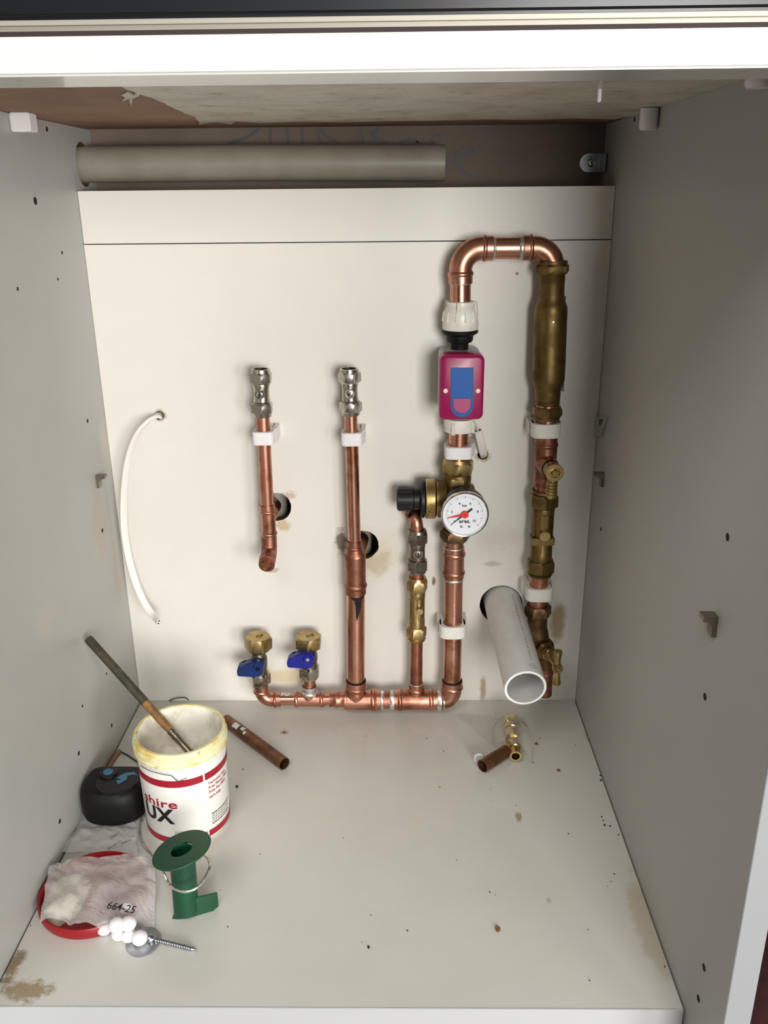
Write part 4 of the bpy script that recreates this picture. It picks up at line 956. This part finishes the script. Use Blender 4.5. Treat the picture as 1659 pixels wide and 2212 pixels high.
def band(phi0, phi1, z0, z1, mat, name, off=.0003):
    bm = NB(); n = max(2, int(abs(phi1 - phi0) / 4)); rows = []
    for i in range(n + 1):
        ph = math.radians(phi0 + (phi1 - phi0) * i / n) + FC
        rows.append([bm.verts.new((TX + (rz(z) + off) * math.sin(ph), TY - (rz(z) + off) * math.cos(ph), z)) for z in (z0, z1)])
    for a, b in zip(rows, rows[1:]): bm.faces.new((a[0], b[0], b[1], a[1]))
    return obj(name, bm, mat, tub)
band(-150, 22.5, .0730, .0810, REDBAND, 'red_band'); band(25, 150, .0730, .0810, REDBAND, 'red_band')
band(-150, 22.5, .0040, .0112, REDBAND, 'red_band'); band(25, 150, .0040, .0112, REDBAND, 'red_band')
def ctext(t, size, phi, z, mat, name, align='RIGHT', bold=0, sx=1, space=1):
    bm = text_bm(t, size, None, None, None, align=align, bold=bold, sx=sx, mapf=cmap(phi, z), space=space); obj(name, bm, mat, tub)
ctext('shire', .0140, -13, .0520, REDBAND, 'red_lettering', bold=.00022, sx=1.42, space=1.04)
ctext('UX', .0240, -21, .0365, INK, 'black_lettering', bold=.0008, sx=1.0, space=1.06)
for i, t in enumerate(('Technical Help', 'Free Phone 0800', 'Free Fax 0800', 'tech.help')):
    ctext(t, .0042, 29, .0672 - i * .0052 - (.001 if i == 3 else 0), REDBAND, 'small_red_print', 'LEFT', .00005)
bm = NB()
for i, (ln, th_) in enumerate(((.026, .0011), (.025, .0006), (.027, .0006), (.024, .0006), (.027, .0011))):
    z = .0295 - i * .0030; u = 0
    while u < ln:
        l_ = random.uniform(.0012, .0034); f = cmap(31, z)
        bm.faces.new([bm.verts.new(f(a, b)) for a, b in ((u, -th_ / 2), (u + l_, -th_ / 2), (u + l_, th_ / 2), (u, th_ / 2))]); u += l_ + .0006
obj('small_black_print', bm, INK, tub, dbl=False)
bm = NB(); f = cmap(-12, .0165)
for a0, b0, a1, b1 in ((-.006, -.0024, .006, -.0021), (-.006, .0021, .006, .0024), (-.006, -.0024, -.0057, .0024), (.0057, -.0024, .006, .0024), (-.0042, -.0007, .0042, .0007)):
    n = 6
    for i in range(n):
        ua, ub = a0 + (a1 - a0) * i / n, a0 + (a1 - a0) * (i + 1) / n
        bm.faces.new([bm.verts.new(f(a, b)) for a, b in ((ua, b0), (ub, b0), (ub, b1), (ua, b1))])
obj('boxed_mark', bm, GREYINK, tub, dbl=False)
# hair wire on rim
bm = NB(); W_ = [cmap(ph, z, off=.003)(0, 0) for ph, z in ((-58, TH - .018), (-42, TH - .0185), (-25, TH - .0195), (-15, TH - .021), (-11, TH - .0255), (-7, TH - .0275), (2, TH - .0255))]
tube(bm, smooth_path(W_, 5), .00035, 8); obj('stuck_hair', bm, SPECK, tb_)
# paste lining
bm = NB(); rings = []; n = 64
for t, r in ((0, R1 - .0024), (.006, R1 - .0040), (.014, R1 - .0050), (.022, R1 - .0060), (.029, R1 - .0085), (.033, R1 - .014), (.034, R1 - .024), (.0345, .010), (.0345, 0.0001)):
    rg = []
    for i in range(n):
        a = 2 * math.pi * i / n; q = Vector((math.cos(a), math.sin(a), t * 60)); k = noise.noise(q * 2.2) * .0016 + noise.noise(q * 6) * .0006
        rg.append(bm.verts.new((TX + (r - abs(k) * (1 if r > .01 else .1)) * math.cos(a), TY + (r - abs(k) * (1 if r > .01 else .1)) * math.sin(a), TH - .001 - t + k * (2.2 if .005 < r < .04 else 0))))
    rings.append(rg)
for A_, B_ in zip(rings, rings[1:]):
    for i in range(n): bm.faces.new((A_[i], A_[(i + 1) % n], B_[(i + 1) % n], B_[i]))
obj('paste', bm, PASTE, tb_, label='dried cream grey paste inside', sharp=70)
# ---- rod
low = Vector((-.1640, -.2150, .0730)); low = PZ(394, 1607, .086); top = PY(190, 1379, -.155)
dr = (top - low).normalized(); low = low - dr * .018; LR = (top - low).length
rd = thing('brush_handle', low, 'long grimy brown rod with a metal ferrule leaning in the tub', 'brush')
def rad_(t): return .0040 + .0010 * t
bm = NB(); lathe(bm, low, dr, [(LR * .45, .0046), (LR * .7, .0047), (LR * .985, .0048), (LR, .0042), (LR, 0)], 28); obj('handle_end', bm, RODG, rd, label='grime blackened end of the handle')
bm = NB(); lathe(bm, low, dr, [(LR * .20, 0), (LR * .20, .0038), (LR * .30, .0044), (LR * .45, .0046)], 28); obj('handle', bm, RODB, rd, label='brown stained wooden part')
bm = NB(); lathe(bm, low, dr, [(0, 0), (0, .0036), (LR * .10, .0037), (LR * .155, .0039), (LR * .16, .0043), (LR * .175, .0043), (LR * .18, .0040), (LR * .195, .0040), (LR * .2, .0043), (LR * .215, .0043), (LR * .22, .0039)], 28); obj('ferrule', bm, NICKEL_D, rd, label='grey metal ferrule')
# ---- tape measure
x0, x1, y0, y1, hT = -.2812, -.2142, -.2415, -.184, .040
tm = thing('tape_measure', ((x0 + x1) / 2, (y0 + y1) / 2, 0), 'black tape measure with blue grey marks on top, wedged left of the tub', 'tape measure')
cx, cy = (x0 + x1) / 2, (y0 + y1) / 2
def outline(k, h):
    P = []
    for i in range(64):
        a = 2 * math.pi * i / 64; ca_, sa_ = math.cos(a), math.sin(a)
        e = 5.5 if sa_ > 0 else 2.5; hx, hy = (x1 - x0) / 2 - k, (y1 - y0) / 2 - k
        r = (abs(ca_ / hx) ** e + abs(sa_ / hy) ** e) ** (-1 / e); P.append((cx + r * ca_, cy + r * sa_, h))
    return P
bm = NB(); lv = [(.006, .0), (.002, .003), (0, .010), (0, .026), (.0015, .034), (.0050, .0385), (.010, hT)]
rg = [[bm.verts.new(p) for p in outline(k, h)] for k, h in lv]
for A_, B_ in zip(rg, rg[1:]):
    for i in range(64): bm.faces.new((A_[i], A_[(i + 1) % 64], B_[(i + 1) % 64], B_[i]))
bm.faces.new(rg[0][::-1]); bm.faces.new(rg[-1]); obj('case', bm, BRUBBER, tm)
fc = Vector((cx + .006, cy - .004, hT))
bm = NB(); lathe(bm, fc, Z, [(-.001, .0215), (.0012, .0215), (.0016, .0205), (.0008, .0195), (.0006, 0)], 48); fd = obj('face_disc', bm, BPLAST, tm)
bm = NB(); lathe(bm, fc + Vector((-.013, .0125, .0)), Z, [(-.001, .0095), (.0030, .0092), (.0034, .0080), (.0030, 0)], 32); bt = obj('lock_button', bm, BPLAST, tm)
bm = NB(); lathe(bm, fc + Vector((-.013, .0125, .0032)), Z, [(0, .0052), (.0004, .0050), (.0005, 0)], 24); obj('button_badge', bm, CYAN, bt, label='blue grey badge')
bm = NB(); z_ = hT + .0009
sw = [(.000, .006), (.006, .013), (.014, .014), (.019, .010), (.013, .0105), (.009, .009), (.010, .004), (.004, -.003), (.001, .002), (.005, .004), (.003, .005)]
prism(bm, [(fc.x + a * 1.15 - .002, fc.y + b * 1.2 - .002, z_) for a, b in sw], (0, 0, .0004)); obj('face_mark', bm, CYAN, fd, label='worn blue grey mark')
# ---- copper offcuts
def offcut(a, b, r, label, kink=None):
    th = thing('copper_offcut', (a + b) / 2, label, 'pipe', 'loose copper offcuts')
    P = [a, kink or (a + b) / 2, b]; P = smooth_path(P, 5)
    bm = NB(); tube(bm, P, r, 32, wall=.0009); obj('tube', bm, COPPER_O, th); return th, P
E1 = PZ(614, 1650, RC + .0003); E0 = PZ(488, 1556, RC + .0003)
oc, P = offcut(E0, E1, RC, 'long copper pipe offcut lying on the base between tub and manifold')
# torn sticker remains
bm = NB(); axd = (E1 - E0).normalized(); crs_ = axd.cross(Z).normalized()
for (s, a0, w_, l_) in ((.022, .35, .5, .010), (.036, .1, .35, .006), (.044, .5, .25, .004)):
    rows = []
    for i in range(6):
        s_ = s + l_ * i / 5; wv = w_ * (1 + .5 * noise.noise(Vector((i * 1.3, s * 90, 0))))
        rows.append([bm.verts.new(E0 + axd * s_ + (Z * math.cos(a0 + wv * (k / 4 - .5) * 2) - crs_ * -math.sin(a0 + wv * (k / 4 - .5) * 2)) * (RC + .0003)) for k in range(5)])
    for A_, B_ in zip(rows, rows[1:]):
        for k in range(4): bm.faces.new((A_[k], A_[k + 1], B_[k + 1], B_[k]))
obj('torn_sticker', bm, GPLAST, oc)
a = PZ(1042, 1655, RC + .0002); b = PZ(1094, 1622, RC + .0002)
offcut(b, a, RC, 'short copper pipe offcut at the lower right beside the brass fittings')
bm = NB(); c = PZ(1036, 1636, .0065); lathe(bm, c, (-.2, -1, .25), [(0, 0), (0, .0058), (.004, .0062), (.0045, .005), (.0045, 0)], 24); obj('plastic_plug', bm, GPLAST, label='small grey plug behind the short copper offcut', cat='plug')
# ---- brass fittings in clear bag
def fitting(p0, p1, rb, af, label):
    p0, p1 = Vector(p0), Vector(p1); L = (p1 - p0).length; d = (p1 - p0).normalized()
    th = thing('brass_fitting', (p0 + p1) / 2, label, 'pipe fitting', 'spare brass fittings in a clear bag')
    bm = NB(); lathe(bm, p0, d, [(0, rb * .6), (0, rb * .88), (L * .4, rb * .88), (L * .42, rb * 1.0), (L * .5, rb * 1.02), (L * .58, rb), (L * .6, rb * .86), (L, rb * .86), (L, rb * .58), (0, rb * .6)], 36); obj('body', bm, BRASS_B, th)
    bm = NB(); hexnut(bm, p0 - d * .001, p0 + d * L * .36, af, rb * .6, .0015); obj('nut', bm, BRASS_B, th)
    return th
fitting(PZ(1103, 1558, .0105), PZ(1107, 1597, .0105), .0100, .0098, 'spare brass fitting in the clear bag, farther from the front')
fitting(PZ(1109, 1600, .0085), PZ(1114, 1634, .0085), .0080, .0078, 'spare brass fitting in the clear bag, nearer the front beside the short copper offcut')
def sheet(name, quad, nx, ny, hf, mat, label, cat, group=None, amp=.002, fr=60, seed=0, flat=False):
    """crumpled film: bilinear quad on the floor, height hf(x, y) plus folds"""
    q = [Vector(p) for p in quad]; bm = NB(); g = []
    for j in range(ny + 1):
        row = []
        for i in range(nx + 1):
            u, v = i / nx, j / ny; e = .05 * noise.noise(Vector((u * 4, v * 4, seed)))
            p = q[0].lerp(q[1], u + e).lerp(q[3].lerp(q[2], u + e), v + .05 * noise.noise(Vector((u * 4 + 9, v * 4, seed))))
            n1 = abs(noise.noise(Vector((p.x * fr, p.y * fr, seed)))); n2 = abs(noise.noise(Vector((p.x * fr * 2.7 + 5, p.y * fr * 2.2, seed + 3))))
            z = hf(p.x, p.y) + amp * (2.2 * n1 + .9 * n2)
            row.append(bm.verts.new((p.x, p.y, max(.0008, z))))
        g.append(row)
    for j in range(ny):
        for i in range(nx): bm.faces.new((g[j][i], g[j][i + 1], g[j + 1][i + 1], g[j + 1][i]))
    return obj(name, bm, mat, label=label, cat=cat, group=group, sharp=28, flat=flat)
def hump(c, r, h):
    return lambda x, y: h * max(0, 1 - ((x - c[0]) ** 2 / r[0] ** 2 + (y - c[1]) ** 2 / r[1] ** 2)) ** .5
h1 = hump((.190, -.092), (.024, .050), .0225)
sheet('clear_bag', [PZ(985, 1545), PZ(1135, 1545), PZ(1150, 1650), PZ(1075, 1622)], 40, 40, h1, FILM2, 'clear plastic bag around the two brass fittings on the right of the base', 'bag', amp=.0012, fr=45, seed=2)
# ---- lid + bag + plugs
LX, LY, LRr = -.2310, -.3350, .0495
ld = thing('tub_lid', (LX, LY, 0), 'red plastic tub lid lying upside down under the crumpled bag at the lower left', 'lid')
bm = NB(); lathe(bm, (LX, LY, 0), Z, [(.0002, 0), (.0002, LRr - .004), (.0012, LRr - .001), (.004, LRr), (.0105, LRr), (.0118, LRr - .0008), (.0118, LRr - .0022), (.0035, LRr - .0028), (.0030, LRr - .006), (.0022, 0)], 80); obj('shell', bm, REDLID, ld)
bm = NB(); n = 40; rg = []
for j, (k, h) in enumerate(((0, .0105), (.3, .0108), (.55, .0102), (.78, .0085), (.92, .006), (1, .0028))):
    if not k: rg.append([bm.verts.new((LX - .026, LY - .004, h))]); continue
    row = []
    for i in range(n):
        a = 2 * math.pi * i / n; wob = 1 + .16 * noise.noise(Vector((math.cos(a) * 1.6, math.sin(a) * 1.6, 7)))
        x = LX - .026 + .019 * k * wob * math.cos(a); y = LY - .004 + .034 * k * wob * math.sin(a)
        dd_ = math.hypot(x - LX, y - LY)
        if dd_ > .0455: x = LX + (x - LX) * .0455 / dd_; y = LY + (y - LY) * .0455 / dd_
        row.append(bm.verts.new((x, y, h + .0012 * noise.noise(Vector((x * 150, y * 150, 3))))))
    rg.append(row)
for A_, B_ in zip(rg, rg[1:]):
    for i in range(n):
        if len(A_) == 1: bm.faces.new((A_[0], B_[i], B_[(i + 1) % n]))
        else: bm.faces.new((A_[i], B_[i], B_[(i + 1) % n], A_[(i + 1) % n]))
obj('dried_paste', bm, mk('pale_paste', (214, 206, 176), .6, c2=(196, 190, 168), scale=60, c3=(120, 124, 120), s3=70, lo3=.68, hi3=.76, bmp=.8, bscale=120), ld, label='cream paste dried in the lid', sharp=60)
def h2b(x, y):
    d_ = math.hypot(x - LX, y - LY); k = min(1, max(0, (.064 - d_) / .014)); k = k * k * (3 - 2 * k)
    return .0128 * k + .0006 + .004 * max(0, 1 - d_ / .05)
bag = sheet('clear_bag', [PZ(112, 1868, .013), PZ(338, 1862, .002), PZ(334, 2040, .001), PZ(86, 1996, .013)], 34, 26, h2b, FILM, 'crumpled milky plastic bag stamped 664-25 spread over the red lid', 'bag', amp=.0042, fr=34, seed=5, flat=True)
bm = NB()
tc = PZ(262, 1961, .0235)
t_ = text_bm('664-25', .0098, tc, Vector((1, -.22, 0)), Vector((.22, 1, .25)), .0002, bold=.00005); obj('stamped_number', t_, INK, bag)
bm.free()
def plug(px, py, z, r, label, k=(1, 1, .8)):
    c = PZ(px, py, z); bm = NB(); lathe(bm, c - Vector((0, 0, r * k[2])), Vector((0, 0, 1)), [(r * k[2] * (1 - math.cos(math.pi * i / 10)), r * math.sin(math.pi * i / 10)) for i in range(11)], 28)
    obj('plastic_plug', bm, NYLON, label=label, cat='plug', group='round white plastic plugs by the bag')
zc_ = .0068
plug(226, 2004, .0062, .0072, 'round white plastic plug, leftmost of the cluster at the bag corner')
plug(252, 1998, .0190, .0072, 'round white plastic plug on top of the cluster, toward the left')
plug(277, 1995, .0185, .0072, 'round white plastic plug on top of the cluster, toward the right')
plug(258, 2016, .0062, .0072, 'round white plastic plug in the front middle of the cluster')
plug(302, 2026, .0066, .0072, 'round white plastic plug resting over the steel washer, rightmost of the cluster')
plug(272, 1962, .0150, .0056, 'round white plastic plug alone under the stamped number of the bag')
plug(278, 2020, .0062, .0070, 'round white plastic plug squeezed between the front middle and rightmost plugs')
c = PZ(309, 2036, .001); bm = NB()
lathe(bm, c, (-.12, -.10, 1), [(0, .0042), (0, .0148), (.0014, .0148), (.0014, .0042), (0, .0042)], 44); obj('steel_washer', bm, STEEL, label='large zinc penny washer at the bottom corner of the bag', cat='washer')
s0 = PZ(322, 2027, .0052); s1 = PZ(428, 2053, .0018); ds_ = (s1 - s0).normalized(); L = (s1 - s0).length
sw = thing('wood_screw', (s0 + s1) / 2, 'long zinc wood screw lying beside the washer', 'screw')
bm = NB(); prf = [(0, 0), (0, .0036), (.0008, .0040), (.003, .0026), (.004, .0019)]; k = .006
while k < L - .006: prf += [(k, .0015), (k + .0008, .0024), (k + .0014, .0015)]; k += .0022
prf += [(L - .003, .0012), (L, .0001), (L, 0)]
lathe(bm, s0, ds_, prf, 20); obj('shank', bm, STEEL, sw, sharp=60)
# ---- second clear bag under the tape
h3 = lambda x, y: .006 * max(0, 1 - ((x + .245) ** 2 / .05 ** 2 + (y + .268) ** 2 / .03 ** 2)) ** .5
b2 = sheet('clear_bag', [PZ(150, 1745), PZ(296, 1782), PZ(298, 1858), PZ(135, 1850)], 44, 30, h3, FILM, 'clear printed plastic bag lying in front of the tape measure', 'bag', amp=.0022, fr=55, seed=11)
bm = NB()
for a, b, c_, d_ in ((233, 1834, 262, 1816), (262, 1822, 284, 1814), (238, 1812, 252, 1803)):
    p, q = PZ(a, b, .0088), PZ(c_, d_, .0088); n = 9
    for i in range(n):
        s = p.lerp(q, i / n); e = p.lerp(q, (i + .7) / n); o = Vector((0, random.uniform(.0004, .0012), 0)); bm.faces.new([bm.verts.new(v) for v in (s - o, e - o, e + o, s + o)])
obj('printed_line', bm, INK, b2, dbl=False)
# ---- clear strip behind the tape and twig/tube in the corner
sheet('clear_bag', [PZ(262, 1600), PZ(298, 1583), PZ(312, 1640), PZ(268, 1622)], 20, 16, lambda x, y: .002, FILM2, 'scrap of clear film between the tub and the left panel', 'bag', amp=.0018, fr=60, seed=20)
bm = NB(); tube(bm, [PZ(258, 1622, .0026), PZ(245, 1640, .0026), PZ(226, 1672, .0026)], .0024, 16); obj('wooden_stick', bm, RODB, label='small brown stick in the left corner behind the tape measure', cat='stick')
bm = NB(); tube(bm, smooth_path([PZ(262, 1624, .0014), PZ(280, 1634, .001), PZ(302, 1650, .001)], 6), .0009, 10); obj('grey_thread', bm, GREYMARK, label='thin grey thread running from the stick to the tub', cat='thread')
bm = NB(); tube(bm, smooth_path([PZ(366, 1514, .0005), PY(378, 1509, -.003), PY(398, 1507, -.004), PY(408, 1512, -.003)], 6), .0006, 8); obj('black_thread', bm, SPECK, label='thin black thread at the foot of the back panel above the tub', cat='thread')
# ---- solder reel
Bs = PZ(403, 1972, 0) + Vector((0, 0, .0005)); Ts = PY(392, 1843, -.352); ax = (Ts - Bs).normalized(); ax = (ax + Vector((-.22, .10, 0))).normalized(); LS = .064
Ts = PY(393, 1838, -.3475); ax = (Ts - Bs).normalized(); LS = (Ts - Bs).length
rl = thing('solder_reel', Bs, 'green plastic solder reel standing in front of the tub, bottom flange cut away', 'reel')
bm = NB(); tube(bm, [Bs + ax * .004, Bs + ax * LS * .5, Ts - ax * .0005], .0112, 40, wall=.0014); obj('core', bm, GREEN, rl)
ax2 = (ax + Vector((-.20, .02, 0))).normalized()
ax2 = (ax + Vector((-.24, .0, 0))).normalized()
bm = NB(); lathe(bm, Ts, ax2, [(0, .0100), (0, .0262), (.0009, .0268), (.0018, .0262), (.0018, .0100), (0, .0100)], 64); obj('flange', bm, GREEN, rl, label='round top flange')
# what is left of the lower flange: a curved strip around the foot
bm = NB(); u, v, _ = frame(Z); pts_o = []; lo_ = PZ(372, 1984, .0); n = 16
arc = [(372, 1985), (385, 1986), (402, 1984), (420, 1980), (440, 1974), (458, 1970), (470, 1964), (473, 1952), (468, 1940), (460, 1935), (446, 1940), (433, 1943), (420, 1944), (395, 1950), (382, 1966), (378, 1976)]
P_ = [PZ(a, b, .0003) for a, b in arc[:7]] ; 
outer_p = [PZ(a, b, .0003) for a, b in ((372, 1985), (386, 1986), (404, 1984), (422, 1979), (442, 1973), (460, 1968), (472, 1958))]
tops = [p + Vector((0, .001, hgt)) for p, hgt in zip(outer_p, (.0005, .015, .020, .020, .0185, .0185, .0150))]
def ribbon(bm, lo, hi, th):
    n = len(lo); F_ = []; K_ = []
    for i in range(n):
        t = (lo[min(i + 1, n - 1)] - lo[max(i - 1, 0)]); nn = Vector((-t.y, t.x, 0)).normalized() * th
        F_.append((bm.verts.new(lo[i]), bm.verts.new(hi[i]))); K_.append((bm.verts.new(lo[i] + nn), bm.verts.new(hi[i] + nn)))
    for i in range(n - 1):
        bm.faces.new((F_[i][0], F_[i + 1][0], F_[i + 1][1], F_[i][1])); bm.faces.new((K_[i][0], K_[i][1], K_[i + 1][1], K_[i + 1][0]))
        bm.faces.new((F_[i][1], F_[i + 1][1], K_[i + 1][1], K_[i][1])); bm.faces.new((F_[i][0], K_[i][0], K_[i + 1][0], F_[i + 1][0]))
    bm.faces.new((F_[0][0], F_[0][1], K_[0][1], K_[0][0])); bm.faces.new((F_[-1][0], K_[-1][0], K_[-1][1], F_[-1][1]))
ribbon(bm, outer_p, tops, .0016); obj('flange_stub', bm, GREEN, rl, label='cut remains of the lower flange')
# solder wire
pts_w = [PZ(322, 1745, .0015), PZ(306, 1772, .0015), PZ(302, 1800, .0015), PZ(310, 1826, .0015), PZ(330, 1850, .004)]
ctr = Bs + ax * LS * .52
def onr(px, py, k):
    return PY(px, py, k)
pts_w += [PY(350, 1878, -.346), PY(362, 1905, -.358), PY(378, 1920, -.3685), PY(400, 1926, -.3735), PY(424, 1918, -.3705), PY(442, 1898, -.361), PY(453, 1874, -.350), PY(450, 1856, -.338), PY(438, 1846, -.330), PY(415, 1846, -.322), PY(395, 1850, -.322)]
bm = NB(); tube(bm, smooth_path(pts_w, 7), .0013, 14); obj('solder_wire', bm, SOLDER, label='silvery solder wire looped around the green reel and trailing beside the tub', cat='wire')
# ---- debris
def chip(px, py, r, mat, label, nm='debris_chip', cat='chip', k=.7, z=None):
    c = PZ(px, py, 0); bm = NB(); n = 8; P = []
    for i in range(n):
        a = 2 * math.pi * i / n; rr = r * (1 + .45 * noise.noise(Vector((px + i * 1.7, py, 0)))); P.append((c.x + rr * math.cos(a) * k, c.y + rr * math.sin(a), .0002))
    prism(bm, P, (0, 0, r * .35)); obj(nm, bm, mat, label=label, cat=cat, group='bits of debris on the base panel')
chip(1075, 2007, .0034, FLAKE, 'brown flake of debris at the front right of the base panel')
chip(796, 2047, .0016, SPECK, 'dark chip on the base panel near the front middle')
chip(512, 1700, .0020, SPECK, 'black chip on the base panel right of the tub')
chip(1159, 1607, .0022, FLAKE, 'brown crumb right of the brass fittings')
chip(1206, 1664, .0020, FLAKE, 'brown crumb between the short copper offcut and the right panel')
chip(614, 1583, .0022, FLAKE, 'brown crumb above the open end of the long copper offcut')
bm = NB(); c = [(1300, 1764), (1303, 1772), (1306, 1782), (1318, 1784), (1298, 1685), (1297, 1675)]
for a, b in c:
    p = PZ(a, b, .0008); bmesh.ops.create_icosphere(bm, subdivisions=1, radius=random.uniform(.0007, .0014), matrix=Matrix.Translation(p))
spots = [(798, 1578), (790, 1590), (1071, 1543), (922, 1595), (525, 1662), (742, 1810), (801, 1977), (782, 2035), (1228, 1801), (986, 1858), (887, 1578), (1256, 1618), (1243, 1609), (1166, 1595), (1152, 1647), (958, 1623), (1336, 1803), (1327, 1888), (1320, 1904), (1312, 1915), (1436, 2088), (1274, 2118), (476, 1922), (492, 2002), (66, 1999), (562, 1845), (1115, 1740), (1060, 1705), (1064, 1730), (1310, 1560), (1270, 2008), (1058, 1927), (1070, 1933), (880, 2010), (563, 1515)]
for a, b in spots:
    p = PZ(a, b, .0003); bmesh.ops.create_icosphere(bm, subdivisions=1, radius=random.uniform(.0004, .0008), matrix=Matrix.Translation(p))
obj('dust_specks', bm, SPECK, label='scattered dark specks of dust over the base panel', cat='dust', kind='stuff')
# ---- maroon cloth by the cabinet at lower right
q = PZ(1640, 2120, -.12); bm = NB(); g = []
for j in range(31):
    row = []
    for i in range(31):
        x = W + T + .004 + .45 * i / 30; y = -.60 + .6 * j / 30
        z = -.148 + .085 * math.exp(-((x - .42) ** 2 / .02 + (y + .32) ** 2 / .035)) + .014 * noise.noise(Vector((x * 14, y * 11, 1))) + .02 * abs(noise.noise(Vector((x * 6, y * 5, 4))))
        row.append(bm.verts.new((x, y, max(-.1495, z))))
    g.append(row)
for j in range(30):
    for i in range(30): bm.faces.new((g[j][i], g[j][i + 1], g[j + 1][i + 1], g[j + 1][i]))
obj('maroon_cloth', bm, CLOTH, label='dark maroon cloth heaped on the floor right of the cabinet', cat='cloth', sharp=80)
